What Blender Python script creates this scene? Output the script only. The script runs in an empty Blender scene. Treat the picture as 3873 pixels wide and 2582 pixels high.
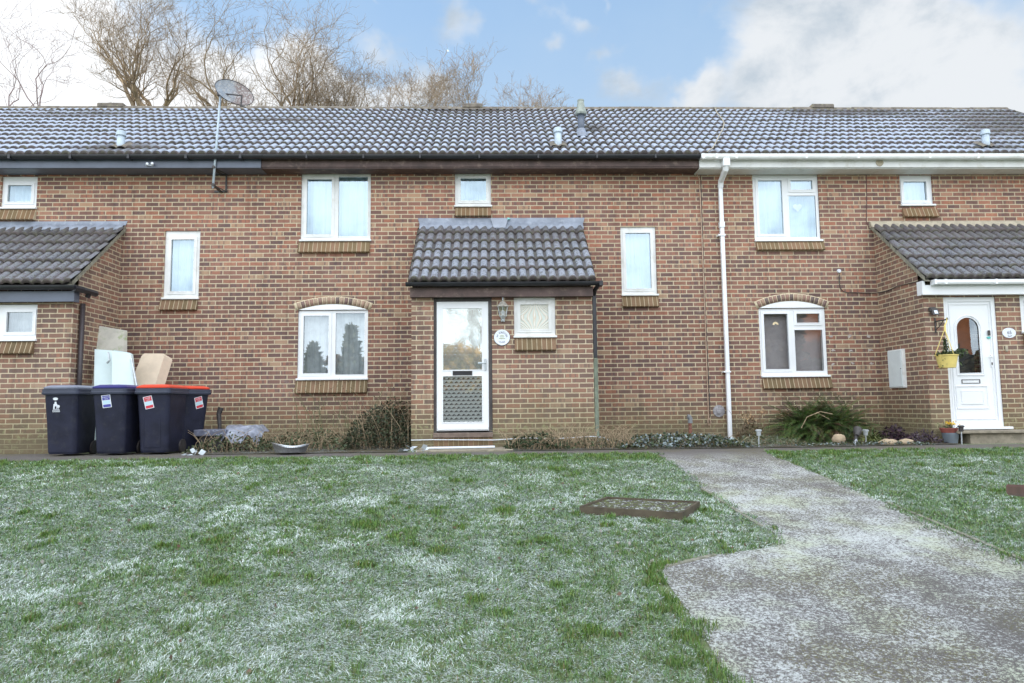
import bpy, math, random
import numpy as np
from mathutils import Vector, Matrix
from math import radians, sin, cos, pi

S = bpy.context.scene
COL = S.collection
random.seed(7)

# ------------------------------------------------------------------ camera
def cam_axes(yaw, pitch, roll):
    cy, sy = cos(yaw), sin(yaw); cp, sp = cos(pitch), sin(pitch)
    F = Vector((sy*cp, cy*cp, sp)); R = Vector((cy, -sy, 0)); U = R.cross(F)
    c, s = cos(roll), sin(roll)
    return F, c*R + s*U, -s*R + c*U
F_, R_, U_ = cam_axes(0.0279, 0.0932, -0.0105)
CAM = Vector((0, -11.9355, 0.624))
cd = bpy.data.cameras.new('camera'); cam = bpy.data.objects.new('camera', cd); COL.objects.link(cam)
M = Matrix((( R_.x, U_.x, -F_.x, CAM.x), (R_.y, U_.y, -F_.y, CAM.y), (R_.z, U_.z, -F_.z, CAM.z), (0, 0, 0, 1)))
cam.matrix_world = M
cd.sensor_width = 36; cd.lens = 24.564; cd.clip_start = 0.05; cd.clip_end = 3000
S.camera = cam

# ------------------------------------------------------------------ node helper
class T:
    def __init__(s, tree): s.t = tree; s.n = tree.nodes; s.l = tree.links
    def new(s, typ, **kw):
        nd = s.n.new(typ)
        for k, v in kw.items(): setattr(nd, k, v)
        return nd
    def put(s, sock, v):
        if isinstance(v, bpy.types.NodeSocket): s.l.new(v, sock)
        elif isinstance(v, (tuple, list)):
            if len(v) == 3 and sock.type == 'RGBA': v = (*v, 1)
            sock.default_value = v
        else: sock.default_value = v
    def m(s, op, a, b=0.0, c=None, clamp=False):
        nd = s.new('ShaderNodeMath', operation=op, use_clamp=clamp)
        s.put(nd.inputs[0], a); s.put(nd.inputs[1], b)
        if c is not None: s.put(nd.inputs[2], c)
        return nd.outputs[0]
    def mix(s, f, a, b, mode='MIX'):
        nd = s.new('ShaderNodeMix', data_type='RGBA', blend_type=mode)
        s.put(nd.inputs[0], f); s.put(nd.inputs[6], a); s.put(nd.inputs[7], b)
        return nd.outputs[2]
    def smooth(s, v, a, b, lo=0.0, hi=1.0):
        nd = s.new('ShaderNodeMapRange', interpolation_type='SMOOTHSTEP')
        s.put(nd.inputs[0], v); nd.inputs[1].default_value = a; nd.inputs[2].default_value = b
        nd.inputs[3].default_value = lo; nd.inputs[4].default_value = hi
        return nd.outputs[0]
    def noise(s, vec, scale, detail=2, rough=.5, dist=0):
        nd = s.new('ShaderNodeTexNoise')
        if vec is not None: s.put(nd.inputs['Vector'], vec)
        nd.inputs['Scale'].default_value = scale; nd.inputs['Detail'].default_value = detail
        nd.inputs['Roughness'].default_value = rough; nd.inputs['Distortion'].default_value = dist
        return nd.outputs[0]
    def vec(s, x, y, z):
        nd = s.new('ShaderNodeCombineXYZ'); s.put(nd.inputs[0], x); s.put(nd.inputs[1], y); s.put(nd.inputs[2], z)
        return nd.outputs[0]
    def sep(s, v):
        nd = s.new('ShaderNodeSeparateXYZ'); s.put(nd.inputs[0], v); return nd.outputs
    def ramp(s, f, stops, interp='LINEAR'):
        nd = s.new('ShaderNodeValToRGB'); s.put(nd.inputs[0], f); cr = nd.color_ramp; cr.interpolation = interp
        while len(cr.elements) < len(stops): cr.elements.new(0.5)
        for e, (p, c) in zip(cr.elements, stops): e.position = p; e.color = (*c, 1)
        return nd.outputs[0]
    def bump(s, h, strength=.3, dist=.01):
        nd = s.new('ShaderNodeBump'); s.put(nd.inputs['Height'], h)
        nd.inputs['Strength'].default_value = strength; nd.inputs['Distance'].default_value = dist
        return nd.outputs[0]

# ------------------------------------------------------------------ world (sky with clouds)
SUN_EL, SUN_AZ = 12.0, -55.0            # degrees; azimuth from +Y, negative = towards -X
w = bpy.data.worlds.new('World'); S.world = w; w.use_nodes = True
t = T(w.node_tree); t.n.clear()
out = t.new('ShaderNodeOutputWorld'); bg = t.new('ShaderNodeBackground')
t.l.new(bg.outputs[0], out.inputs[0]); bg.inputs[1].default_value = 0.12
sky = t.new('ShaderNodeTexSky', sky_type='NISHITA', sun_disc=False)
sky.sun_elevation = radians(SUN_EL); sky.sun_rotation = radians(SUN_AZ); sky.altitude = 100
sky.air_density = 1.0; sky.dust_density = .6; sky.ozone_density = 2.2
tc = t.new('ShaderNodeTexCoord'); D = tc.outputs['Generated']
dx, dy, dz = t.sep(D)[:3]
el0 = t.m('MULTIPLY', t.m('ARCSINE', dz), 57.2958)
az = t.m('ADD', t.m('MULTIPLY', t.m('ARCTAN2', dx, dy), 57.2958), t.m('MULTIPLY', t.m('SUBTRACT', t.noise(D, 9, 4, .6), .5), 9.0))
el = t.m('ADD', el0, t.m('MULTIPLY', t.m('SUBTRACT', t.noise(t.vec(dz, dx, dy), 11, 4, .6), .5), 5.0))
n1 = t.noise(t.vec(dx, dy, t.m('MULTIPLY', dz, 1.7)), 7.0, 8, .60, .3)
n2 = t.noise(D, 15, 6, .6, .3)
blobs = [(-34.0, 24.8, 7.8, 7.2, 1.7), (-21.9, 23.5, 4.0, 2.7, 1.15), (-16.8, 24.7, 3.7, 3.0, 1.3), (-13.5, 24.5, 2.9, 2.2, 1.0), (-7.9, 24.0, 4.4, 1.3, 0.85), (-5.5, 25.6, 2.2, 1.7, 0.5), (-9.0, 27.9, 2.0, 1.1, 0.55), (-17.6, 30.1, 1.6, 0.2, 0.45), (-10.6, 30.9, 1.7, 0.4, 0.45), (-2.3, 30.3, 1.6, 1.8, 0.62), (-0.3, 29.4, 1.4, 1.1, 0.45), (3.4, 31.2, 0.9, 0.7, 0.45), (5.1, 29.7, 2.0, 1.1, 0.5), (6.9, 28.9, 1.4, 0.7, 0.5), (4.4, 27.7, 1.4, 0.7, 0.55), (9.2, 30.6, 1.1, 0.9, 0.55), (9.8, 27.1, 1.6, 0.7, 0.45), (11.7, 25.1, 1.5, 1.1, 0.6), (16.4, 23.7, 2.9, 1.1, 0.7), (18.3, 24.6, 1.7, 1.1, 0.6), (29.5, 25.6, 8.2, 6.6, 1.4), (33.5, 21.5, 7.5, 3.2, 1.1), (23.6, 24.9, 2.9, 3.6, 0.5), (37.9, 18.9, 2.5, 1.0, 0.8)]
acc = None
for (a0, e0, ra, re, wt) in blobs:
    qa = t.m('MULTIPLY', t.m('SUBTRACT', az, a0), 1/ra); qe = t.m('MULTIPLY', t.m('SUBTRACT', el, e0), 1/re)
    g = t.m('MULTIPLY', t.m('EXPONENT', t.m('MULTIPLY', t.m('ADD', t.m('MULTIPLY', qa, qa), t.m('MULTIPLY', qe, qe)), -1.0)), wt)
    acc = g if acc is None else t.m('ADD', acc, g)
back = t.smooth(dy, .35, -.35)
acc = t.m('ADD', acc, t.m('MAXIMUM', t.m('MULTIPLY', back, .75), t.m('MULTIPLY', t.smooth(el, 44, 62), .95)))  # cloud added out of view behind and overhead, for brighter, less blue light
dens = t.m('ADD', t.m('ADD', acc, t.m('MULTIPLY', t.m('SUBTRACT', n1, .5), 1.35)), t.m('MULTIPLY', t.m('SUBTRACT', n2, .5), .60))
mask = t.smooth(dens, .17, .95)
hz = t.smooth(el, 37, 16)                                    # pale haze low in the sky
shade = t.smooth(t.m('ADD', t.m('ADD', t.m('MULTIPLY', t.m('SUBTRACT', n1, .5), 1.1), t.m('MULTIPLY', t.m('SUBTRACT', n2, .5), .5)), t.m('MULTIPLY', el, .013)), .22, .58)
left = t.smooth(az, 0, -28)
SKYK = 1.0
cl_lit = t.mix(left, (4.15, 4.3, 4.45), (5.6, 5.7, 5.8))
cl = t.mix(t.m('MULTIPLY', shade, t.m('SUBTRACT', 1.0, left)), cl_lit, (2.6, 3.0, 3.4))
cl = t.mix(back, cl, (14.6, 15.4, 16.4))                    # unseen clouds behind the camera, brightened to light the facade
skyc = t.mix(1.0, sky.outputs[0], (1.0, 1.12, 1.32), 'MULTIPLY')
skyc = t.mix(.75, skyc, (1.95, 3.0, 4.35))
skyc = t.mix(t.m('MULTIPLY', hz, .85), skyc, (2.6, 3.4, 4.3))
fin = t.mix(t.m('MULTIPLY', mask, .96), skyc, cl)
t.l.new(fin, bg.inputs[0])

# ------------------------------------------------------------------ sun, exposure
sl = bpy.data.lights.new('sun', 'SUN'); sun = bpy.data.objects.new('sun', sl); COL.objects.link(sun)
sl.energy = 3.2; sl.angle = radians(.5); sl.color = (1.0, .80, .56)
sd = Vector((sin(radians(SUN_AZ))*cos(radians(SUN_EL)), cos(radians(SUN_AZ))*cos(radians(SUN_EL)), sin(radians(SUN_EL))))
sun.rotation_euler = sd.to_track_quat('Z', 'Y').to_euler(); sun.location = sd*60
S.view_settings.view_transform = 'Standard'; S.view_settings.look = 'None'
S.view_settings.exposure = 0.78; S.view_settings.gamma = 1

# ------------------------------------------------------------------ object helpers
def link(o, parent=None):
    COL.objects.link(o)
    if parent is not None: o.parent = parent
    return o
def thing(name, label, cat, loc=(0, 0, 0), group=None):
    o = bpy.data.objects.new(name, None); link(o); o.location = loc
    o['label'] = label; o['category'] = cat
    if group: o['group'] = group
    return o
def wloc(o):
    v = Vector((0, 0, 0))
    while o is not None: v = v+o.location; o = o.parent
    return v
def tag(o, label, cat, group=None):
    o['label'] = label; o['category'] = cat
    if group: o['group'] = group
    return o
def struct(o, kind='structure', label=None, cat=None):
    o['kind'] = kind
    if label: o['label'] = label
    if cat: o['category'] = cat
    return o

class MB:
    """collects polygons in world coordinates, builds ONE mesh object"""
    def __init__(s): s.v = []; s.f = []; s.mi = []; s.k = 0
    def poly(s, pts):
        n = len(s.v); s.v += [tuple(p) for p in pts]; s.f.append(tuple(range(n, n+len(pts)))); s.mi.append(s.k)
    def box(s, x0, x1, y0, y1, z0, z1, bev=0):
        if bev:
            b = bev; n = len(s.v)
            for (X, Y, Z, sx, sy, sz) in [(x, y, z, a, c, d) for x, a in ((x0, 1), (x1, -1)) for y, c in ((y0, 1), (y1, -1)) for z, d in ((z0, 1), (z1, -1))]:
                s.v += [(X+sx*b, Y+sy*b, Z), (X+sx*b, Y, Z+sz*b), (X, Y+sy*b, Z+sz*b)]
            idx = lambda i, j, k: n+(i*4+j*2+k)*3
            def F(*q): s.f.append(q); s.mi.append(s.k)
            for k in (0, 1):
                q = [idx(0, 0, k), idx(1, 0, k), idx(1, 1, k), idx(0, 1, k)]; F(*(q if k else q[::-1]))
            for j in (0, 1):
                q = [idx(0, j, 0)+1, idx(1, j, 0)+1, idx(1, j, 1)+1, idx(0, j, 1)+1]; F(*(q[::-1] if j else q))
            for i in (0, 1):
                q = [idx(i, 0, 0)+2, idx(i, 1, 0)+2, idx(i, 1, 1)+2, idx(i, 0, 1)+2]; F(*(q if i else q[::-1]))
            for i in (0, 1):
                for j in (0, 1):
                    F(idx(i, j, 0)+1, idx(i, j, 1)+1, idx(i, j, 1)+2, idx(i, j, 0)+2)
                    F(idx(i, 0, j), idx(i, 1, j), idx(i, 1, j)+2, idx(i, 0, j)+2)
                    F(idx(0, i, j), idx(1, i, j), idx(1, i, j)+1, idx(0, i, j)+1)
                    for k in (0, 1): F(idx(i, j, k), idx(i, j, k)+1, idx(i, j, k)+2)
            return s
        n = len(s.v)
        s.v += [(x, y, z) for x in (x0, x1) for y in (y0, y1) for z in (z0, z1)]
        for q in ((0, 1, 3, 2), (4, 6, 7, 5), (0, 4, 5, 1), (2, 3, 7, 6), (0, 2, 6, 4), (1, 5, 7, 3)):
            s.f.append(tuple(n+i for i in q)); s.mi.append(s.k)
        return s
    def tube(s, pts, r, seg=8, caps=True):
        pts = [Vector(p) for p in pts]; R = r if isinstance(r, (list, tuple)) else [r]*len(pts)
        up = None; rings = []
        for i, p in enumerate(pts):
            d = (pts[min(i+1, len(pts)-1)]-pts[max(i-1, 0)]).normalized()
            if up is None:
                up = Vector((0, 0, 1)) if abs(d.z) < .9 else Vector((1, 0, 0))
            a = (up - d*up.dot(d)).normalized(); b = d.cross(a); up = a
            n = len(s.v)
            for k in range(seg):
                th = 2*pi*k/seg; s.v.append(tuple(p + (a*cos(th)+b*sin(th))*R[i]))
            rings.append(n)
        for i in range(len(rings)-1):
            for k in range(seg):
                k2 = (k+1) % seg
                s.f.append((rings[i]+k, rings[i]+k2, rings[i+1]+k2, rings[i+1]+k)); s.mi.append(s.k)
        if caps and seg > 2:
            s.f.append(tuple(rings[0]+k for k in range(seg))[::-1]); s.f.append(tuple(rings[-1]+k for k in range(seg))); s.mi += [s.k, s.k]
        return s
    def lathe(s, c, prof, seg=16, axis='z', sx=1, sy=1, rot=0):
        """prof: list of (r,h)"""
        c = Vector(c); rings = []
        for r, h in prof:
            n = len(s.v)
            for k in range(seg):
                th = 2*pi*k/seg+rot
                a, b = r*cos(th)*sx, r*sin(th)*sy
                if axis == 'z': s.v.append((c.x+a, c.y+b, c.z+h))
                elif axis == 'y': s.v.append((c.x+a, c.y+h, c.z+b))
                else: s.v.append((c.x+h, c.y+a, c.z+b))
            rings.append(n)
        for i in range(len(rings)-1):
            for k in range(seg):
                k2 = (k+1) % seg
                s.f.append((rings[i]+k, rings[i]+k2, rings[i+1]+k2, rings[i+1]+k)); s.mi.append(s.k)
        s.f.append(tuple(rings[0]+k for k in range(seg))[::-1]); s.f.append(tuple(rings[-1]+k for k in range(seg))); s.mi += [s.k, s.k]
        return s
    def prism(s, pts2, y0, y1):
        """extrude an x-z outline from y0 (front) to y1"""
        n = len(pts2)
        s.poly([(x, y0, z) for x, z in pts2]); s.poly([(x, y1, z) for x, z in pts2][::-1])
        for i in range(n):
            a, b = pts2[i], pts2[(i+1) % n]
            s.poly([(a[0], y0, a[1]), (a[0], y1, a[1]), (b[0], y1, b[1]), (b[0], y0, b[1])])
        return s
    def plate(s, x0, x1, z0, z1, holes, y0, y1):
        """rectangular plate with rectangular holes, front y0, back y1"""
        xs = sorted({x0, x1, *[h[0] for h in holes], *[h[1] for h in holes]})
        zs = sorted({z0, z1, *[h[2] for h in holes], *[h[3] for h in holes]})
        inh = lambda x, z: any(h[0] < x < h[1] and h[2] < z < h[3] for h in holes)
        for i in range(len(xs)-1):
            for j in range(len(zs)-1):
                a, b, c, d = xs[i], xs[i+1], zs[j], zs[j+1]
                if inh((a+b)/2, (c+d)/2): continue
                s.poly([(a, y0, c), (b, y0, c), (b, y0, d), (a, y0, d)])
        def side(a, b, c, d, inner):
            q = [[(a, y0, c), (a, y1, c), (b, y1, c), (b, y0, c)], [(a, y0, d), (b, y0, d), (b, y1, d), (a, y1, d)],
                 [(a, y0, c), (a, y0, d), (a, y1, d), (a, y1, c)], [(b, y0, c), (b, y1, c), (b, y1, d), (b, y0, d)]]
            for p in q: s.poly(p[::-1] if inner else p)
        side(x0, x1, z0, z1, False)
        for h in holes: side(*h, True)
        return s
    def build(s, name, mat, parent=None, smooth=False, loc=None, rotz=0):
        me = bpy.data.meshes.new(name); me.from_pydata(s.v, [], s.f)
        mats = mat if isinstance(mat, (list, tuple)) else [mat]
        for m_ in mats: me.materials.append(m_)
        if len(mats) > 1: me.polygons.foreach_set('material_index', s.mi)
        if smooth: me.polygons.foreach_set('use_smooth', [True]*len(me.polygons))
        me.update()
        o = bpy.data.objects.new(name, me); link(o, parent)
        if parent is not None and loc is None: o.location = -wloc(parent)
        if loc is not None: o.location = loc
        o.rotation_euler.z = rotz
        return o

def np_mesh(name, V, Fq, mat, parent=None, cols=None, smooth=False, tris=None):
    """numpy mesh: V (n,3), Fq (m,4) quads, tris (k,3); cols (n,3) point colours"""
    me = bpy.data.meshes.new(name)
    me.vertices.add(len(V)); me.vertices.foreach_set('co', np.asarray(V, np.float32).ravel())
    nq = len(Fq) if Fq is not None else 0; nt = len(tris) if tris is not None else 0
    loops = np.concatenate([np.asarray(Fq, np.int32).ravel() if nq else np.zeros(0, np.int32), np.asarray(tris, np.int32).ravel() if nt else np.zeros(0, np.int32)])
    me.loops.add(len(loops)); me.loops.foreach_set('vertex_index', loops)
    me.polygons.add(nq+nt)
    st = np.concatenate([np.arange(nq, dtype=np.int32)*4, nq*4+np.arange(nt, dtype=np.int32)*3])
    me.polygons.foreach_set('loop_start', st)
    try: me.polygons.foreach_set('loop_total', np.concatenate([np.full(nq, 4, np.int32), np.full(nt, 3, np.int32)]))
    except Exception: pass
    if smooth: me.polygons.foreach_set('use_smooth', np.ones(nq+nt, bool))
    me.materials.append(mat); me.update(calc_edges=True)
    if cols is not None:
        ca = me.color_attributes.new('Col', 'FLOAT_COLOR', 'POINT')
        c4 = np.ones((len(V), 4), np.float32); c4[:, :3] = cols; ca.data.foreach_set('color', c4.ravel())
    me.validate()
    o = bpy.data.objects.new(name, me); link(o, parent)
    if parent is not None: o.location = -wloc(parent)
    return o

# ------------------------------------------------------------------ materials
def mat(name): 
    m = bpy.data.materials.new(name); m.use_nodes = True; t = T(m.node_tree)
    return m, t, m.node_tree.nodes['Principled BSDF']
def simple(name, col, rough=.6, metal=0, nscale=6, namt=.15, bump=0, bscale=60, dirt=None, damt=.5, spec=.5):
    m, t, b = mat(name)
    pos = t.new('ShaderNodeNewGeometry').outputs['Position']
    n = t.noise(pos, nscale, 5, .6)
    f = t.smooth(n, .3, .7, 1-namt, 1+namt)
    c = t.mix(1.0, col, t.vec(f, f, f), 'MULTIPLY')
    if dirt is not None:
        d = t.smooth(t.noise(pos, nscale*1.7, 6, .65), .52, .70)
        c = t.mix(t.m('MULTIPLY', d, damt), c, dirt)
    t.put(b.inputs['Base Color'], c); b.inputs['Roughness'].default_value = rough; b.inputs['Metallic'].default_value = metal
    b.inputs['Specular IOR Level'].default_value = spec
    if bump: t.put(b.inputs['Normal'], t.bump(t.noise(pos, bscale, 4, .6), bump, .004))
    return m

def brick_material(name, algae=1.0, soldier=False, sil=False, off=0.0, dull=0.0):
    m, t, b = mat(name)
    pos = t.new('ShaderNodeNewGeometry').outputs['Position']
    x, y, z = t.sep(pos)[:3]
    wob = t.noise(pos, 9, 3, .6); wob2 = t.noise(pos, 42, 2, .6)
    U = t.m('ADD', t.m('ADD', x, t.m('MULTIPLY', y, -1.0)), off)
    U = t.m('ADD', U, t.m('MULTIPLY', t.m('SUBTRACT', wob, .5), .008)); U = t.m('ADD', U, t.m('MULTIPLY', t.m('SUBTRACT', wob2, .5), .006))
    Z = t.m('ADD', z, t.m('MULTIPLY', t.m('SUBTRACT', t.noise(t.vec(x, z, y), 11, 3, .6), .5), .007))
    Z = t.m('ADD', Z, t.m('MULTIPLY', t.m('SUBTRACT', wob2, .5), -.005))
    if soldier:
        cu = t.m('DIVIDE', t.m('ADD', x, t.m('MULTIPLY', z, 0.0)), .075); iu = t.m('FLOOR', cu); fu = t.m('SUBTRACT', cu, iu)
        wid = t.vec(iu, 3.3, 1.0)
        mu = t.m('MINIMUM', fu, t.m('SUBTRACT', 1.0, fu)); mort = t.smooth(mu, .035, .075)
        bandp = t.vec(t.m('MULTIPLY', iu, 3.7), t.m('MULTIPLY', z, 9), 0.0)
    else:
        cz = t.m('DIVIDE', Z, .075); iz = t.m('FLOOR', cz); fz = t.m('SUBTRACT', cz, iz)
        par = t.m('MODULO', t.m('ADD', iz, 1000.0), 2.0)
        cu = t.m('ADD', t.m('DIVIDE', t.m('SUBTRACT', U, .1174), .225), t.m('MULTIPLY', t.m('ADD', par, 1.0), .5))
        iu = t.m('FLOOR', cu); fu = t.m('SUBTRACT', cu, iu)
        wid = t.vec(iu, iz, 0.0)
        mu = t.m('MULTIPLY', t.m('MINIMUM', fu, t.m('SUBTRACT', 1.0, fu)), .225)
        mz = t.m('MULTIPLY', t.m('MINIMUM', fz, t.m('SUBTRACT', 1.0, fz)), .075)
        mort = t.smooth(t.m('MINIMUM', mu, mz), .0060, .0100)
        bandp = t.vec(t.m('MULTIPLY', U, 22.0), t.m('MULTIPLY', iz, 5.37), t.m('MULTIPLY', iu, 2.1))
    wn = t.new('ShaderNodeTexWhiteNoise', noise_dimensions='3D'); t.put(wn.inputs['Vector'], wid)
    rnd = wn.outputs['Value']; r2 = t.sep(wn.outputs['Color'])
    if sil:
        base = t.ramp(rnd, [(0, (.17, .125, .07)), (.5, (.20, .135, .075)), (1, (.24, .15, .095))])
    else:
        base = t.ramp(rnd, [(0, (.15, .095, .084)), (.12, (.19, .112, .094)), (.40, (.245, .134, .104)), (.62, (.285, .148, .109)), (.82, (.33, .152, .104)), (.92, (.33, .205, .148)), (1, (.38, .255, .170))])
    # fired headers: dark purplish bands across part of the bricks
    bn = t.noise(bandp, 1.0, 1, .4)
    band = t.smooth(bn, .50, .60)
    band = t.m('MULTIPLY', band, t.smooth(r2[1], .25, .55))
    base = t.mix(t.m('MULTIPLY', band, .0 if sil else .66), base, (.132, .096, .095))
    lb = t.m('MULTIPLY', t.smooth(t.noise(t.vec(t.m('ADD', t.m('MULTIPLY', U, 17.0), 40.0), t.m('MULTIPLY', z, 40), 3.0), 1.0, 1, .4), .60, .70), t.smooth(r2[0], .5, .8))
    base = t.mix(t.m('MULTIPLY', lb, .0 if sil else .55), base, (.40, .26, .15))
    # wall tone: redder near the eaves, duller purple-brown in the middle, olive low down
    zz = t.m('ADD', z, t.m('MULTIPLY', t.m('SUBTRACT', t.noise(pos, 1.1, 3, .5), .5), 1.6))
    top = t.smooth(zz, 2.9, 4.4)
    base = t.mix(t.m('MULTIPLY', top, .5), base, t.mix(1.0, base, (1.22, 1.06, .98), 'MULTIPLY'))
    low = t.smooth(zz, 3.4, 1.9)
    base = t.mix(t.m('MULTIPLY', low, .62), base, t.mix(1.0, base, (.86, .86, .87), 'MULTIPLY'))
    if off: base = t.mix(.22, base, (.30, .215, .155))
    lg = t.smooth(t.noise(pos, .75, 4, .6), .30, .70, .86, 1.14); base = t.mix(1.0, base, t.vec(lg, lg, lg), 'MULTIPLY')
    stk = t.smooth(t.noise(t.vec(t.m('MULTIPLY', x, 9), t.m('MULTIPLY', y, 9), t.m('MULTIPLY', z, .55)), 1.0, 4, .6), .50, .72, 1.0, .80)
    base = t.mix(1.0, base, t.vec(stk, stk, stk), 'MULTIPLY')
    efl = t.m('MULTIPLY', t.smooth(t.noise(pos, 1.6, 5, .65), .58, .74), t.smooth(t.noise(pos, 24, 3, .6), .42, .62))
    base = t.mix(t.m('MULTIPLY', efl, .0 if sil else .38), base, (.40, .34, .30))
    fine = t.noise(pos, 150, 4, .7); ff = t.smooth(fine, .25, .75, .80, 1.2)
    base = t.mix(1.0, base, t.vec(ff, ff, ff), 'MULTIPLY')
    mcol = t.mix(t.noise(pos, 7, 4, .6), (.58, .485, .335), (.47, .40, .285))
    if sil: mcol = t.mix(.3+dull, mcol, (.50-.28*dull*2, .42-.24*dull*2, .29-.2*dull*2))
    mcol = t.mix(1.0, mcol, t.vec(stk, stk, stk), 'MULTIPLY')
    c = t.mix(mort, mcol, base)
    # specks of lime / paint
    sp = t.smooth(t.noise(pos, 38, 2, .5), .755, .79)
    c = t.mix(t.m('MULTIPLY', sp, .6), c, (.55, .52, .46))
    # algae film low down, stronger in patches
    if algae > 0:
        a1 = t.smooth(t.m('ADD', z, t.m('MULTIPLY', t.m('SUBTRACT', t.noise(pos, 2.3, 4, .6), .5), .9)), 1.15, .15)
        c = t.mix(t.m('MULTIPLY', a1, .55*algae), c, t.mix(mort, (.31, .28, .155), (.135, .115, .062)))
        a2 = t.m('MULTIPLY', t.smooth(z, .52, .26), t.smooth(t.noise(pos, 16, 5, .7), .50, .62))
        c = t.mix(t.m('MULTIPLY', a2, .62*algae), c, (.33, .33, .17))
        a3 = t.m('MULTIPLY', t.smooth(z, .42, .12), .6*algae)
        c = t.mix(a3, c, (.155, .13, .08))
    t.put(b.inputs['Base Color'], c); b.inputs['Roughness'].default_value = .88; b.inputs['Specular IOR Level'].default_value = .25
    h = t.m('ADD', t.m('MULTIPLY', mort, 1.0), t.m('MULTIPLY', fine, .25))
    t.put(b.inputs['Normal'], t.bump(h, .55, .006))
    return m

def tile_material(name, frost):
    m, t, b = mat(name)
    pos = t.new('ShaderNodeNewGeometry').outputs['Position']; x, y, z = t.sep(pos)[:3]
    at = t.new('ShaderNodeAttribute', attribute_name='Col'); a = t.sep(at.outputs['Color'])
    fc, hh, rn = a[0], a[1], a[2]
    base = t.mix(rn, (.045, .037, .036), (.090, .070, .067))
    base = t.mix(t.smooth(t.noise(pos, 14, 5, .65), .45, .65), base, (.085, .082, .055))
    lich = t.smooth(t.noise(pos, 48, 3, .6), .70, .74)
    n = t.noise(pos, 2.1, 4, .6)
    if frost > .6:
        # frost thaws round the vents, below the ridge vents and along the verge end
        bare = None
        for (cx, cy, rx, ry, k) in [(-6.4, -.12, .95, .42, 1.0), (8.85, -.1, 1.2, .5, .5), (-.4, 2.8, 1.5, .45, .9), (7.5, 2.7, 1.8, .6, 1.0), (11.4, 1.9, 2.4, 1.6, .85), (-4.2, 1.9, 1.6, .25, .8), (-8.6, 2.4, 2.4, .45, .7), (1.9, 1.2, .5, .45, .9), (9.6, 1.0, 1.5, .9, .35), (-9.5, 1.3, 1.8, .4, .5)]:
            qx = t.m('MULTIPLY', t.m('SUBTRACT', x, cx), 1/rx); qy = t.m('MULTIPLY', t.m('SUBTRACT', y, cy), 1/ry)
            g = t.m('MULTIPLY', t.m('EXPONENT', t.m('MULTIPLY', t.m('ADD', t.m('MULTIPLY', qx, qx), t.m('MULTIPLY', qy, qy)), -1.0)), k)
            bare = g if bare is None else t.m('ADD', bare, g)
        bare = t.m('ADD', bare, t.m('MULTIPLY', t.m('SUBTRACT', n, .5), .9))
        fr = t.smooth(bare, .90, .30, .22, 1.0)
        fr = t.m('MULTIPLY', fr, t.smooth(t.m('ADD', fc, t.m('MULTIPLY', n, .05)), .12, .25))  # frost stops at each course lip; this dark band also paints the lip shadow
        fr = t.m('MULTIPLY', fr, t.smooth(hh, .02, .75, .34, 1.0))
    else:
        fr = t.m('MULTIPLY', t.smooth(fc, .05, .18), t.smooth(hh, .05, .65, .18, 1.0))
        hole = t.smooth(t.noise(t.vec(x, t.m('MULTIPLY', y, 2.6), z), 26, 3, .6), .60, .54)
        fr = t.m('MULTIPLY', fr, hole)
        fr = t.m('MULTIPLY', fr, t.smooth(y, -.05, -1.0, .30, .95))
    col = t.mix(t.m('MULTIPLY', fr, frost), base, (.415, .465, .56))
    col = t.mix(t.m('MULTIPLY', lich, .55), col, (.50, .47, .38))
    t.put(b.inputs['Base Color'], col); b.inputs['Roughness'].default_value = .62
    b.inputs['Specular IOR Level'].default_value = .45
    t.put(b.inputs['Normal'], t.bump(t.noise(pos, 120, 3, .6), .25, .003))
    return m

def glass_mat(name, tint=(.9, .95, 1.0), refl=.45, rough=.01, wav=.0, wscale=1.4, dim=1.0):
    m, t, b = mat(name); t.n.remove(b); o = t.n['Material Output']
    pos = t.new('ShaderNodeNewGeometry').outputs['Position']
    g = t.new('ShaderNodeBsdfGlossy'); g.inputs['Roughness'].default_value = rough; g.inputs['Color'].default_value = (*tint, 1)
    tr = t.new('ShaderNodeBsdfTransparent'); tr.inputs['Color'].default_value = (dim, dim, dim, 1)
    fr = t.new('ShaderNodeLayerWeight'); fr.inputs['Blend'].default_value = .25
    f = t.m('ADD', refl, t.m('MULTIPLY', fr.outputs['Fresnel'], .5), clamp=True)
    if wav:
        nb = t.bump(t.noise(pos, wscale, 2, .5), wav, .02); t.l.new(nb, g.inputs['Normal'])
    mx = t.new('ShaderNodeMixShader'); t.put(mx.inputs[0], f); t.l.new(tr.outputs[0], mx.inputs[1]); t.l.new(g.outputs[0], mx.inputs[2])
    t.l.new(mx.outputs[0], o.inputs[0]); return m

def leaf_mat(name, rough=.55, trans=.15):
    m, t, b = mat(name)
    at = t.new('ShaderNodeAttribute', attribute_name='Col')
    t.put(b.inputs['Base Color'], at.outputs['Color']); b.inputs['Roughness'].default_value = rough
    b.inputs['Specular IOR Level'].default_value = .3
    return m

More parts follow.
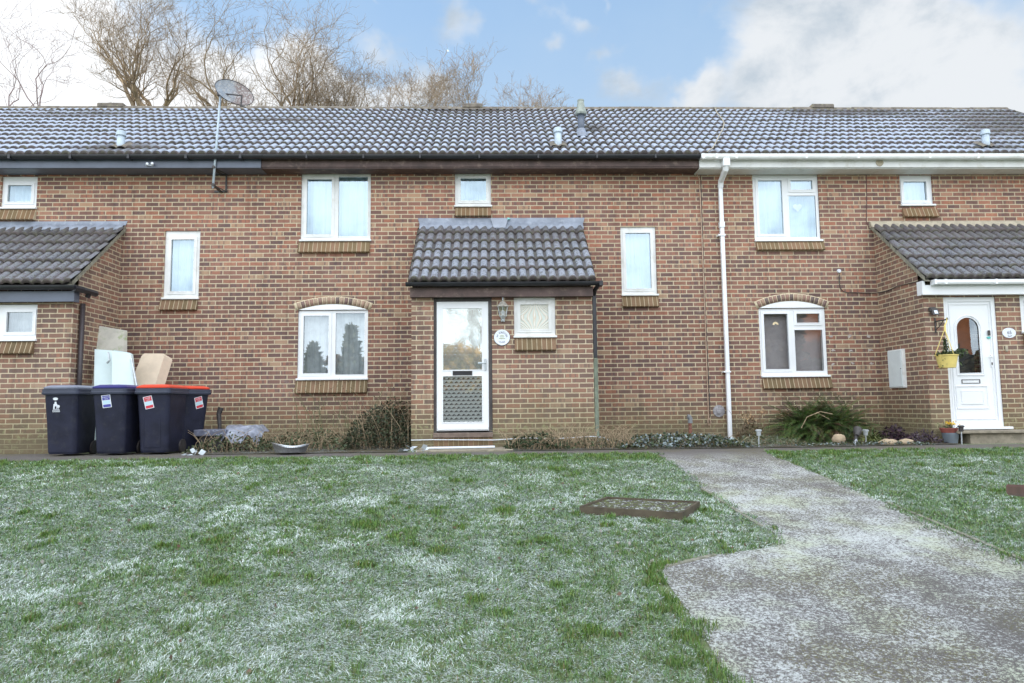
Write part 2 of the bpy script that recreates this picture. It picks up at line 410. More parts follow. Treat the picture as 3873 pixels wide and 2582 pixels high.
MT = {}
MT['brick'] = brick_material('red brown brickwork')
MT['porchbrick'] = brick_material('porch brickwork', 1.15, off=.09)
MT['soldier'] = brick_material('brick sill course', .0, soldier=True, sil=True)
MT['soldierdull'] = brick_material('algae dulled threshold bricks', .0, soldier=True, sil=True, dull=.5)
MT['arch'] = None
MT['frosttile'] = tile_material('frosted roof tile', 1.0)
MT['tile'] = tile_material('dark roof tile', .599)
MT['tiledark'] = tile_material('darker roof tile', .30)
MT['ridge'] = simple('mossy ridge tile', (.165, .14, .115), .8, nscale=9, namt=.35, bump=.5, bscale=70, dirt=(.30, .29, .17), damt=.75)
MT['upvc'] = simple('white plastic', (.80, .82, .84), .35, nscale=1.5, namt=.03)
MT['upvcdirty'] = simple('weathered white plastic', (.74, .75, .74), .4, nscale=3, namt=.08, dirt=(.45, .42, .33), damt=.35)
MT['black'] = simple('black gutter plastic', (.018, .019, .024), .35, nscale=4, namt=.25)
MT['greyfascia'] = simple('dark grey fascia', (.105, .125, .17), .4, nscale=3, namt=.1)
MT['brownwood'] = simple('flaking brown painted timber', (.085, .053, .047), .6, nscale=5, namt=.25, bump=.2, dirt=(.30, .22, .17), damt=.45)
MT['darkwood'] = simple('dark weathered door casing', (.055, .048, .048), .55, nscale=5, namt=.3, dirt=(.10, .12, .09), damt=.6)
MT['lead'] = simple('lead sheet', (.24, .27, .33), .42, nscale=4, namt=.22, bump=.35, bscale=22, dirt=(.42, .46, .52), damt=.5)
MT['mortar'] = simple('cement fillet', (.42, .37, .28), .9, nscale=9, namt=.15, bump=.4, bscale=60, dirt=(.27, .25, .18), damt=.4)
MT['verge'] = simple('mossy verge mortar', (.25, .24, .19), .9, nscale=14, namt=.3, bump=.5, bscale=60, dirt=(.15, .165, .09), damt=.7)
MT['concrete'] = simple('worn concrete', (.27, .235, .18), .9, nscale=8, namt=.22, bump=.5, bscale=90, dirt=(.14, .13, .08), damt=.6)
MT['galv'] = simple('galvanised metal', (.52, .56, .58), .4, metal=.6, nscale=12, namt=.12)
MT['pipegrey'] = simple('frosted grey plastic', (.48, .56, .63), .5, nscale=8, namt=.1)
MT['darkmetal'] = simple('dark metal', (.05, .045, .045), .5, nscale=20, namt=.3)
MT['curtain'] = simple('white curtain cloth', (.46, .60, .68), .85, nscale=3, namt=.04)
MT['dim'] = simple('dim room', (.10, .10, .105), .9, nscale=2, namt=.2)
MT['blind'] = simple('grey blind cloth', (.52, .49, .50), .9, nscale=3, namt=.08)
MT['glass'] = glass_mat('window glass', (.74, .90, 1.0), .30)
MT['net'] = simple('dim net cloth', (.50, .55, .57), .9, nscale=8, namt=.12)
MT['glassdark'] = glass_mat('ground floor window glass', (.72, .80, .84), .27, wav=.04, wscale=1.6)
MT['binbody'] = simple('charcoal bin plastic', (.016, .018, .036), .5, nscale=5, namt=.25, bump=.15, bscale=200, dirt=(.045, .045, .05), damt=.4, spec=.28)
MT['binrim'] = simple('bin rim plastic', (.045, .052, .082), .45, nscale=5, namt=.12)
MT['lidgrey'] = simple('grey bin lid', (.22, .24, .31), .38, nscale=6, namt=.1)
MT['lidblue'] = simple('blue bin lid', (.045, .045, .20), .35, nscale=6, namt=.1)
MT['lidred'] = simple('red bin lid', (.72, .075, .04), .35, nscale=6, namt=.06)
MT['white'] = simple('white print', (.74, .78, .84), .5, namt=.04)
MT['printblue'] = simple('blue print', (.07, .07, .36), .5, namt=.04)
MT['printred'] = simple('red print', (.62, .04, .06), .5, namt=.04)
MT['printdark'] = simple('dark navy print', (.05, .06, .12), .5, namt=.04)
MT['rust'] = simple('rusty pipe', (.20, .075, .05), .7, nscale=30, namt=.3, dirt=(.5, .45, .4), damt=.4)
MT['stone'] = simple('pale rock', (.40, .31, .21), .9, nscale=10, namt=.2, bump=.6, bscale=30)
MT['yellow'] = simple('yellow plastic', (.78, .62, .20), .4, nscale=8, namt=.06)
MT['terracotta'] = simple('terracotta', (.26, .075, .06), .7, nscale=10, namt=.2)
MT['slate'] = simple('grey plant pot', (.15, .18, .21), .6, nscale=10, namt=.15)
MT['leaf'] = leaf_mat('leaves'); MT['grass'] = leaf_mat('grass blades', .6)
MT['bark'] = simple('bare branches', (.285, .22, .15), .9, nscale=2, namt=.35)
MT['birch'] = simple('pale birch twigs', (.26, .19, .19), .9, nscale=2, namt=.3)

# ------------------------------------------------------------------ numpy noise
def vnoise(x, y, seed=0):
    xi = np.floor(x).astype(np.int64); yi = np.floor(y).astype(np.int64); fx = x-xi; fy = y-yi
    fx = fx*fx*(3-2*fx); fy = fy*fy*(3-2*fy)
    def h(a, b):
        n = (a*374761393 + b*668265263 + seed*974711) & 0x7fffffff
        n = ((n ^ (n >> 13))*1274126177) & 0x7fffffff
        return ((n ^ (n >> 16)) & 0xffff)/65535.0
    return (h(xi, yi)*(1-fx)+h(xi+1, yi)*fx)*(1-fy)+(h(xi, yi+1)*(1-fx)+h(xi+1, yi+1)*fx)*fy
def fbm(x, y, seed=0, oc=4):
    s = 0; a = .5; tot = 0
    for i in range(oc): s = s+a*vnoise(x*2**i, y*2**i, seed+i*17); tot += a; a *= .55
    return s/tot

# ------------------------------------------------------------------ ground
Y0, SL = -2.75, .115
def gz(y):
    y = np.asarray(y, float)
    return np.where(y > Y0, 0.0, np.where(y > -14, SL*(y-Y0), SL*(-14-Y0)))
def ground_sheet():
    xs = np.concatenate([[-900, -300, -100, -40], np.linspace(-20, 20, 41), [40, 100, 300, 900]])
    ys = np.concatenate([[-900, -300, -100, -45, -30, -20, -14, -10, -6], [Y0, -1, 0, 8, 20, 50, 120, 300, 900]])
    X, Y = np.meshgrid(xs, ys); Z = gz(Y); V = np.stack([X.ravel(), Y.ravel(), Z.ravel()], 1)
    n, m_ = len(ys), len(xs); i, j = np.meshgrid(np.arange(n-1), np.arange(m_-1), indexing='ij')
    a = (i*m_+j).ravel(); F = np.stack([a, a+1, a+m_+1, a+m_], 1)
    m, t, b = mat('frosted turf')
    pos = t.new('ShaderNodeNewGeometry').outputs['Position']
    g = t.mix(t.noise(pos, 30, 4, .6), (.10, .165, .055), (.18, .18, .09))
    f = t.smooth(t.noise(pos, 55, 4, .7), .50, .62)
    f = t.m('MULTIPLY', f, t.smooth(t.noise(pos, 4.0, 4, .6), .34, .56))
    t.put(b.inputs['Base Color'], t.mix(t.m('MULTIPLY', f, .7), g, (.56, .63, .60))); b.inputs['Roughness'].default_value = .9
    t.put(b.inputs['Normal'], t.bump(t.noise(pos, 70, 4, .7), .6, .02))
    return struct(np_mesh('ground', V, F, m))
ground_sheet()

def sheet(name, outline, m, dz=.004, split=.5):
    """flat outline laid on the sloping ground, split along y so that it follows the slope"""
    mb = MB(); ys = [p[1] for p in outline]
    cuts = sorted({Y0, -14.0, min(ys), max(ys)}); cuts = [c for c in cuts if min(ys) <= c <= max(ys)]
    for a, b_ in zip(cuts[:-1], cuts[1:]):
        poly = outline
        for (lim, keep_above) in ((a, True), (b_, False)):
            res = []
            for i in range(len(poly)):
                p, q = poly[i], poly[(i+1) % len(poly)]
                ip = p[1] >= lim if keep_above else p[1] <= lim; iq = q[1] >= lim if keep_above else q[1] <= lim
                if ip: res.append(p)
                if ip != iq:
                    s_ = (lim-p[1])/(q[1]-p[1]); res.append((p[0]+s_*(q[0]-p[0]), lim))
            poly = res
        if len(poly) > 2: mb.poly([(x, y, float(gz(y))+dz) for x, y in poly])
    return mb.build(name, m)

def path_mat():
    m, t, b = mat('frosted tarmac')
    pos = t.new('ShaderNodeNewGeometry').outputs['Position']; x, y, z = t.sep(pos)[:3]
    base = t.mix(t.noise(pos, 160, 3, .7), (.060, .054, .050), (.20, .182, .170))
    big = t.noise(pos, 1.3, 3, .5); mid = t.noise(pos, 5.5, 3, .6)
    moss = t.m('MULTIPLY', t.smooth(t.noise(pos, 60, 4, .7), .48, .60), t.smooth(t.noise(pos, 1.6, 2, .5), .42, .60))
    c = t.mix(t.m('MULTIPLY', moss, .8), base, (.13, .115, .03))
    fl = t.noise(pos, 48, 9, .86, .0)
    spk = t.noise(pos, 190, 2, .6)
    near = t.smooth(y, -2.6, -3.6)                     # the strip against the houses is clear of frost
    th = t.m('ADD', fl, t.m('ADD', t.m('MULTIPLY', t.m('SUBTRACT', big, .5), .16), t.m('MULTIPLY', t.m('SUBTRACT', mid, .5), .14)))
    th = t.m('ADD', th, t.m('MULTIPLY', t.m('SUBTRACT', spk, .5), .22))
    th = t.m('SUBTRACT', th, t.m('MULTIPLY', t.m('MULTIPLY', t.smooth(x, 1.3, 2.6), t.smooth(y, -6.6, -8.4)), .038))     # more trodden, less frost near the junction
    fr = t.m('MULTIPLY', t.smooth(th, .495, .527), near)
    tint = t.mix(t.smooth(t.noise(pos, 3.1, 3, .5), .45, .65), (.62, .645, .63), (.56, .60, .47))
    c = t.mix(t.m('MULTIPLY', fr, .90), c, tint)
    t.put(b.inputs['Base Color'], c); b.inputs['Roughness'].default_value = .8
    t.put(b.inputs['Normal'], t.bump(t.m('ADD', fl, t.noise(pos, 200, 2, .6)), .7, .008))
    return m
MT['path'] = path_mat()
PATH = [(-30, -1.32), (-4.35, -1.32), (-4.25, -2.02), (4.6, -2.04), (6.3, -1.78), (30, -1.74),
        (30, -2.55), (3.56, -2.66), (3.58, -3.24), (3.60, -4.05), (3.64, -5.04), (3.64, -5.72), (3.68, -7.04), (3.75, -10), (3.8, -18), (1.2, -18), (1.02, -9.4),
        (1.10, -8.45), (1.13, -7.86), (1.12, -7.4), (1.12, -7.13), (1.18, -7.03), (1.56, -6.80), (2.12, -6.62), (2.24, -6.30), (2.20, -5.68), (2.17, -5.22), (2.13, -4.72), (2.17, -4.0), (2.16, -3.3), (2.12, -2.82), (1.7, -2.74), (-6, -2.78), (-30, -2.78)]
def path_poly():
    m = MT['path']
    a = [(-30, -1.32), (-4.35, -1.32), (-4.25, -2.02), (4.6, -2.04), (6.3, -1.78), (30, -1.74), (30, -2.70), (2.12, -2.745), (-6, -2.745), (-30, -2.745)]
    struct(sheet('tarmac_path', a, m, .004))
    b_ = [(2.12, -2.745), (3.57, -2.745), (3.58, -3.24), (3.60, -4.05), (3.64, -5.04), (3.64, -5.72), (3.68, -7.04), (3.75, -10), (3.8, -13.9), (1.2, -13.9), (1.02, -9.4), (1.10, -8.45), (1.13, -7.86), (1.12, -7.4), (1.12, -7.13), (1.18, -7.03), (1.56, -6.80), (2.12, -6.62), (2.24, -6.30), (2.20, -5.68), (2.17, -5.22), (2.13, -4.72), (2.17, -4.0), (2.16, -3.3)]
    struct(sheet('tarmac_path', b_, m, .004))
path_poly()
# pale kerb edging let into the lawn
def edging(name, pts, w_=.034):
    mb = MB()
    for (a, b_) in zip(pts[:-1], pts[1:]):
        d = Vector((b_[0]-a[0], b_[1]-a[1])); n = Vector((-d.y, d.x)).normalized()*w_/2
        P = [(a[0]-n.x, a[1]-n.y), (b_[0]-n.x, b_[1]-n.y), (b_[0]+n.x, b_[1]+n.y), (a[0]+n.x, a[1]+n.y)]
        zt = [float(gz(p[1])) for p in P]
        mb.poly([(p[0], p[1], z_+.012) for p, z_ in zip(P, zt)])
        for i in range(4):
            j = (i+1) % 4
            mb.poly([(P[i][0], P[i][1], zt[i]-.03), (P[j][0], P[j][1], zt[j]-.03), (P[j][0], P[j][1], zt[j]+.012), (P[i][0], P[i][1], zt[i]+.012)])
    return struct(mb.build(name, MT['verge']))
edging('kerb_edging', [(2.12, -4.75), (2.15, -5.22), (2.18, -5.72), (2.21, -6.1)])
edging('kerb_edging', [(3.67, -5.4), (3.69, -5.9), (3.715, -7.04), (3.79, -9)])
edging('kerb_edging', [(1.60, -6.79), (1.17, -7.02), (1.10, -7.12)])

# soil beds against the houses
def soil_mat():
    m, t, b = mat('bed soil and litter')
    pos = t.new('ShaderNodeNewGeometry').outputs['Position']
    c = t.mix(t.noise(pos, 26, 5, .7), (.035, .027, .018), (.13, .10, .06))
    g = t.smooth(t.noise(pos, 9, 4, .7), .46, .62)
    c = t.mix(t.m('MULTIPLY', g, .7), c, (.05, .07, .028))
    f = t.m('MULTIPLY', t.smooth(t.noise(pos, 45, 3, .7), .52, .62), t.smooth(t.noise(pos, 2.2, 2, .5), .42, .58))
    c = t.mix(t.m('MULTIPLY', f, .7), c, (.42, .48, .52))
    t.put(b.inputs['Base Color'], c); b.inputs['Roughness'].default_value = .95
    t.put(b.inputs['Normal'], t.bump(t.noise(pos, 40, 4, .7), .8, .03)); return m
MT['soil'] = soil_mat()
struct(sheet('flower_bed', [(-4.3, .02), (-4.3, -1.32), (-4.22, -2.01), (-1.24, -2.03), (-1.24, .02)], MT['soil'], .012))
struct(sheet('flower_bed', [(0.02, -1.28), (.2, -2.02), (4.6, -2.03), (6.3, -1.77), (6.9, -1.77), (6.9, -1.28), (6.74, .02), (1.56, .02), (1.56, -1.28)], MT['soil'], .012))

# ------------------------------------------------------------------ tiled roofs
def tiles(name, m, x0, x1, ye, ze, yr, zr, gauge, parent, seed=1, thick=.034, roll=.042, xoff=0.0):
    L = math.hypot(yr-ye, zr-ze); sy, sz = (yr-ye)/L, (zr-ze)/L; ny, nz = -sz, sy     # outward normal
    nc = int(round(L/gauge)); g = L/nc
    per = .15; sub = 10; i0 = math.floor((x0-xoff)/per*sub); i1 = math.ceil((x1-xoff)/per*sub)
    X = xoff+np.arange(i0, i1+1)*per/sub; X = np.clip(X, x0, x1); X = np.unique(X); n = len(X)
    ti = np.floor((X-xoff)/.30).astype(int)
    tt = ((X-xoff)/per) % 1.0; q = (tt-.5)/.345
    h = np.where(np.abs(q) < 1, np.sqrt(np.clip(1-q*q, 0, 1)), 0.0)
    flat = (np.floor((X-xoff)/per).astype(int) % 2) == 1
    h = np.where(flat, np.minimum(h, .9), h)*roll
    rng = np.random.RandomState(seed); rr = rng.rand(nc+1, 4000)
    V, Fc, C = [], [], []; base = 0
    for c in range(nc):
        s0, s1 = c*g, min((c+1)*g+.03, L)
        jit = (rng.rand(4000)-.5)*.020
        tj = jit[(ti+2000) % 4000]; tz = ((rng.rand(4000)-.5)*.011)[(ti+2000) % 4000]
        rows = [(s0+.004, -.012, 0.0), (s0, thick, 0.0), (s0+.012, thick+.004, .04), (s0+(s1-s0)*.5, thick*.55, .5), (s1, .0, 1.0)]
        for k, (s_, hh_, fc) in enumerate(rows):
            off = np.where(k < 3, tj, 0.0)
            S_ = s_+off; H = hh_+h*(0.9 if k == 0 else 1)*(1 if k else 1)+tz
            if k == 0: H = h*.55-.01
            V.append(np.stack([X, ye+S_*sy+H*ny, ze+S_*sz+H*nz], 1))
            C.append(np.stack([np.full(n, fc), h/roll, rr[c][(ti+1000) % 4000]], 1))
        for k in range(len(rows)-1):
            a = base+k*n+np.arange(n-1); Fc.append(np.stack([a, a+1, a+n+1, a+n], 1))
        base += n*len(rows)
    o = np_mesh(name, np.concatenate(V), np.concatenate(Fc), m, parent, np.concatenate(C))
    return o

def gutter(mb, x0, x1, y, z, r=.055, seg=10, box=False):
    """half-round or boxy gutter running along x; rim at z, centre y"""
    prof = []
    if box: prof = [(-r, 0), (-r, -.9*r), (-.75*r, -1.35*r), (.8*r, -1.35*r), (r, -.8*r), (r, 0), (r*.85, 0), (r*.8, -.7*r), (-.85*r, -.8*r), (-.85*r, 0)]
    else:
        prof = [(-r*cos(pi*i/seg), -r*sin(pi*i/seg)*1.1) for i in range(seg+1)] + [(r*.88*cos(pi*i/seg), -r*.88*sin(pi*i/seg)) for i in range(seg+1)]
    n = len(prof)
    for i in range(n):
        a, b_ = prof[i], prof[(i+1) % n]
        mb.poly([(x0, y+a[0], z+a[1]), (x1, y+a[0], z+a[1]), (x1, y+b_[0], z+b_[1]), (x0, y+b_[0], z+b_[1])])
    for x in (x0, x1):
        half = prof[:6] if box else prof[:seg+1]
        mb.poly([(x, y+p[0], z+p[1]) for p in half])

# ------------------------------------------------------------------ windows and doors
def add_window(house, x0, x1, z0, z1, cells, y=.03, glass='glass', behind='curtain', sillw=True, bsill=None, arch=None, wall_y=0.0, dirty=False, mull=None):
    """cells: (gx0,gx1,gz0,gz1,is_sash) glass rectangles"""
    y = wall_y+y
    fr = MB(); holes = []
    for (a, b_, c, d, s_) in cells:
        e = .042 if s_ else 0.0; holes.append((a-e, b_+e, c-e, d+e))
    fr.plate(x0, x1, z0, z1, holes, y, y+.06)
    for (a, b_, c, d, s_) in cells:
        if s_:
            e = .046
            fr.plate(a-e, b_+e, c-e, d+e, [(a, b_, c, d)], y-.014, y+.012)
            fr.plate(a-.014, b_+.014, c-.014, d+.014, [(a, b_, c, d)], y-.018, y-.010)
        else:
            fr.plate(a-.016, b_+.016, c-.016, d+.016, [(a, b_, c, d)], y-.006, y+.01)
    w_ = fr.build('window', MT['upvcdirty'] if dirty else MT['upvc'], house)
    ps = MB()
    for (a, b_, c, d, s_) in cells:
        ps = MB(); yy = y+.012; ps.poly([(a, yy, c), (b_, yy, c), (b_, yy, d), (a, yy, d)])
        ps.build('pane', MT[glass], w_)
    if sillw:
        sm = MB().box(x0-.012, x1+.02, wall_y-.045, y+.05, z0-.032, z0-.001, .004); sm.build('sill', MT['upvcdirty'] if dirty else MT['upvc'], w_)
    # trickle gaps / seals as thin dark shadow gaps between sash and frame
    if behind:
        nm = {'curtain': 'curtain', 'blind': 'blind', 'net': 'net_curtain'}.get(behind, 'curtain')
        yb = y+.16; X = np.linspace(x0-.02, x1+.02, 90); ph = random.random()*6
        yw = yb+.018*np.sin(X*46+ph+np.sin(X*9)*1.8)+.008*np.sin(X*101) if behind != 'blind' else np.full(90, yb)
        V = np.concatenate([np.stack([X, yw, np.full(90, z0)], 1), np.stack([X, yw, np.full(90, z1)], 1)]); a = np.arange(89)
        np_mesh(nm, V, np.stack([a, a+1, a+91, a+90], 1), MT[behind], w_)
    if bsill:
        bx0, bx1, bz0, bz1 = bsill; sb = MB(); yt, yb = wall_y+.0, wall_y-.075
        a = [(bx0, wall_y+.02, bz1), (bx0, yt-.012, bz1), (bx0, yb, bz0+.012), (bx0, yb+.01, bz0), (bx0, wall_y+.02, bz0)]
        b_ = [(bx1, p[1], p[2]) for p in a]
        sb.poly(a[::-1]); sb.poly(b_)
        for i in range(5):
            j = (i+1) % 5; sb.poly([a[i], b_[i], b_[j], a[j]])
        sb.build('brick_sill', MT['soldier'], house)
    return w_

def arch_mat():
    m, t, b = mat('arch bricks')
    at = t.new('ShaderNodeAttribute', attribute_name='Col'); pos = t.new('ShaderNodeNewGeometry').outputs['Position']
    f = t.smooth(t.noise(pos, 90, 4, .7), .3, .7, .8, 1.2)
    t.put(b.inputs['Base Color'], t.mix(1.0, at.outputs['Color'], t.vec(f, f, f), 'MULTIPLY')); b.inputs['Roughness'].default_value = .9; return m
MT['arch'] = arch_mat()
def brick_arch(house, x0, x1, zs, zc, th=.118):
    """segmental arch: intrados through (x0,zs),(mid,zc),(x1,zs)"""
    xm = (x0+x1)/2; hw = (x1-x0)/2; sag = zc-zs; R = (hw*hw+sag*sag)/(2*sag); cz = zc-R
    a0 = math.asin(hw/R); N = 17
    V, F, C = [], [], []
    def quad(aa, ab, r0, r1, y, col):
        n = len(V)
        for (a, r) in ((aa, r0), (ab, r0), (ab, r1), (aa, r1)): V.append((xm+r*sin(a), y, cz+r*cos(a))); C.append(col)
        for (a, r) in ((aa, r0), (ab, r0), (ab, r1), (aa, r1)): V.append((xm+r*sin(a), .03, cz+r*cos(a))); C.append(col)
        F.extend([(n, n+1, n+2, n+3), (n, n+4, n+5, n+1), (n+1, n+5, n+6, n+2), (n+2, n+6, n+7, n+3), (n+3, n+7, n+4, n)])
    for i in range(12): quad(-a0-.02+(2*a0+.04)*i/12, -a0-.02+(2*a0+.04)*(i+1)/12, R-.0, R+th+.012, -.006, (.62, .53, .37))
    rnd = random.Random(int(x0*100))
    pal = [(.25, .16, .13), (.29, .18, .14), (.19, .125, .11), (.33, .22, .16), (.15, .11, .10), (.36, .26, .19)]
    for i in range(N):
        aa = -a0+(2*a0)*(i+.10)/N; ab = -a0+(2*a0)*(i+.90)/N
        quad(aa, ab, R+.006, R+th, -.010, rnd.choice(pal))
    np_mesh('brick_arch', np.array(V), np.array(F), MT['arch'], house, np.array(C))
    # white head panel filling the arch above the window
    hp = [(x0+.01, zs-.0)]; 
    for i in range(17):
        a = -a0+2*a0*i/16; hp.append((xm+(R-.004)*sin(a), cz+(R-.004)*cos(a)))
    hp.append((x1-.01, zs-.0)); mb = MB().prism(hp[::-1], -.004, .04); mb.build('arch_panel', MT['upvc'], house)

H1 = thing('terraced_house', 'brick terraced house with grey fascia and porch behind the wheelie bins', 'house', (-10, 0, 0))
H2 = thing('terraced_house', 'brick terraced house with brown fascia and central porch with lead flashing', 'house', (0, 0, 0))
H3 = thing('terraced_house', 'brick terraced house with white fascia and gutter, arched glass front door', 'house', (7.5, 0, 0))
XA, XB, XL_, XR_ = -3.90, 3.585, -26.0, 11.55  # left house lengthened out of view so its shadow covers the lawn
WT = 4.86
def wall(house, x0, x1, holes, ends=()):
    mb = MB()
    mb.plate(x0, x1, -.3, WT, holes, 0.0, .11)
    for e in ends:
        mb.poly([(e, .11, -.3), (e, 6.4, -.3), (e, 6.4, WT), (e, 3.0, 7.05), (e, .11, WT)])
    mb.poly([(x0, 6.4, -.3), (x1, 6.4, -.3), (x1, 6.4, WT), (x0, 6.4, WT)]); mb.poly([(x0, .11, WT), (x1, .11, WT), (x1, 6.4, WT), (x0, 6.4, WT)])
    return mb.build('wall', MT['brick'], house)
wall(H1, XL_, XA, [(-8.41, -7.81, 4.10, 4.665), (-5.61, -5.01, 2.53, 3.70)], (XL_,))
wall(H2, XA, XB, [(-3.305, -2.10, 3.52, 4.705), (-3.32, -2.13, 1.13, 2.306), (-.64, -.008, 4.11, 4.717), (2.25, 2.872, 2.54, 3.742)])
wall(H3, XB, XR_, [(4.622, 5.802, 3.485, 4.683), (4.63, 5.808, 1.10, 2.287), (7.27, 7.862, 4.09, 4.668)], (XR_,))

# windows: main wall
add_window(H1, -8.41, -7.812, 4.115, 4.662, [(-8.312, -7.915, 4.222, 4.512, True)], bsill=(-8.44, -7.80, 3.885, 4.075))
add_window(H1, -5.61, -5.012, 2.535, 3.697, [(-5.502, -5.118, 2.648, 3.548, True)], bsill=(-5.645, -5.02, 2.315, 2.498), dirty=True)
add_window(H2, -3.303, -2.102, 3.53, 4.703, [(-3.206, -2.780, 3.633, 4.609, True), (-2.661, -2.156, 3.595, 4.656, False)], bsill=(-3.33, -2.105, 3.297, 3.49), dirty=True)
add_window(H2, -3.318, -2.132, 1.14, 2.304, [(-3.225, -2.800, 1.225, 2.210, True), (-2.680, -2.190, 1.20, 2.255, False)], bsill=(-3.335, -2.133, .885, 1.10), glass='glassdark', behind='net')
add_window(H2, -.638, -.01, 4.13, 4.715, [(-.538, -.094, 4.224, 4.622, True)], bsill=(-.632, -.01, 3.925, 4.09), dirty=True)
add_window(H2, 2.252, 2.868, 2.548, 3.740, [(2.341, 2.775, 2.650, 3.634, True)], bsill=(2.25, 2.88, 2.319, 2.512), dirty=True)
add_window(H3, 4.625, 5.80, 3.497, 4.680, [(4.725, 5.150, 3.61, 4.575, True), (5.31, 5.70, 4.41, 4.575, True), (5.265, 5.745, 3.55, 4.30, False)], bsill=(4.635, 5.832, 3.304, 3.462))
add_window(H3, 4.632, 5.804, 1.115, 2.285, [(4.722, 5.142, 1.225, 2.19, True), (5.300, 5.705, 2.03, 2.19, True), (5.255, 5.745, 1.19, 1.905, False)], bsill=(4.640, 5.838, .885, 1.068), glass='glassdark', behind='blind')
add_window(H3, 7.272, 7.860, 4.128, 4.666, [(7.345, 7.755, 4.21, 4.55, True)], bsill=(7.28, 7.908, 3.891, 4.055))
def heart(cx, cz, s_): return [(cx+s_*.062*16*sin(a)**3/16, cz+s_*.062*(13*cos(a)-5*cos(2*a)-2*cos(3*a)-cos(4*a))/16) for a in [2*pi*k/28 for k in range(28)]]
tag(MB().prism(heart(5.47, 4.12, 1.3), .14, .15).build('hanging_heart', MT['white']), 'pale heart decoration hanging inside the upper right window', 'decoration')
rbw = [(4.935+.052*cos(pi*k/10), 2.0+.052*sin(pi*k/10)) for k in range(11)]+[(4.935+.02*cos(pi*k/10), 2.0+.02*sin(pi*k/10)) for k in range(10, -1, -1)]
tag(MB().prism(rbw, .038, .0405).build('rainbow_sticker', simple('cream sticker', (.75, .62, .38), .6)), 'cream arch shaped sticker on the left pane of the right arched window', 'sticker')
brick_arch(H2, -3.318, -2.128, 2.310, 2.408)
brick_arch(H3, 4.634, 5.804, 2.291, 2.412)

# roofs
RP = (-.38, 4.895, 3.0, 7.17)
for (hs, a, b_, sd) in ((H1, XL_, XA, 1), (H2, XA, XB, 2), (H3, XB, XR_+.06, 3)):
    rf = tiles('roof', MT['frosttile'], a, b_, RP[0], RP[1], RP[2], RP[3], .339, hs, sd)
    bk = MB(); bk.poly([(a, 3.0, 7.165), (b_, 3.0, 7.165), (b_, 6.8, 4.6), (a, 6.8, 4.6)])
    bk.poly([(a, -.36, 4.86), (b_, -.36, 4.86), (b_, 3.0, 7.13), (a, 3.0, 7.13)])
    bk.build('roof_slope_rear', MT['ridge'], rf)
    rt = MB(); x = a; rnd = random.Random(sd)
    while x < b_-.01:
        x2 = min(x+.45, b_); dz = rnd.uniform(-.006, .008); r = .105
        pr = [(3.0+r*1.25*cos(pi*i/8), 7.135+dz+r*.95*sin(pi*i/8)) for i in range(9)]
        n = len(rt.v)
        for xx in (x+.004, x2): 
            for p in pr: rt.v.append((xx, p[0], p[1]))
        for i in range(8): rt.f.append((n+i, n+i+1, n+9+i+1, n+9+i)); rt.mi.append(0)
        rt.poly([(x+.004, p[0], p[1]) for p in pr]); rt.poly([(x2, p[0], p[1]) for p in pr][::-1])
        x = x2
    rt.build('ridge_tiles', MT['ridge'], rf)
for hs, a, b_ in ((H1, -8.52, -7.95), (H2, -.62, -.18), (H3, 7.14, 7.65)):
    MB().box(a, b_, 2.86, 3.14, 7.17, 7.275, .02).build('ridge_vent', MT['ridge'], hs)
# verge at the gable end
vb = MB()
vb.poly([(XR_+.06, -.40, 4.85), (XR_+.12, -.40, 4.85), (XR_+.12, 3.0, 7.14), (XR_+.06, 3.0, 7.14)])
for dz0, dz1, xx in ((-.10, .075, XR_+.075),):
    vb.poly([(xx, -.40, 4.895+dz0), (xx, -.40, 4.895+dz1), (xx, 3.0, 7.17+dz1), (xx, 3.0, 7.17+dz0)])
vb.build('verge', MT['verge'], H3)

# fascias and gutters on the main eaves
f1 = MB().box(XL_, XA+.005, -.335, -.30, 4.695, 4.865); f1.box(XL_, XA, -.30, 0.0, 4.690, 4.702); f1.build('fascia', MT['greyfascia'], H1)
f2 = MB().box(XA+.006, XB-.01, -.315, -.285, 4.715, 4.865); f2.box(XA+.006, XB-.01, -.30, 0.0, 4.692, 4.714); f2.build('fascia', MT['brownwood'], H2)
f3 = MB().box(XB+.0, XR_, -.335, -.30, 4.692, 4.865); f3.box(XB, XR_, -.30, 0.0, 4.676, 4.691); f3.build('fascia', MT['upvcdirty'], H3)
g = MB(); gutter(g, XL_, XA+.06, -.40, 4.885, .06); 
for x in (-9.0, -8.0, -7.0, -6.05, -5.1, -4.2): g.box(x-.02, x+.02, -.466, -.34, 4.815, 4.888)
g.build('gutter', MT['black'], H1, smooth=False)
g = MB(); gutter(g, XA+.061, XB-.005, -.395, 4.885, .058)
for x in (-3.1, -2.15, -1.2, -.2, .8, 1.8, 2.8): g.box(x-.014, x+.014, -.460, -.34, 4.820, 4.888)
g.build('gutter', MT['black'], H2)
g = MB(); gutter(g, XB+.0, XR_, -.40, 4.893, .062, box=True)
for x in (3.62, 3.85, 4.19, 5.4, 6.3, 7.55, 8.4, 10): g.box(x-.022, x+.022, -.468, -.335, 4.802, 4.897, .004)
g.build('gutter', MT['upvcdirty'], H3)
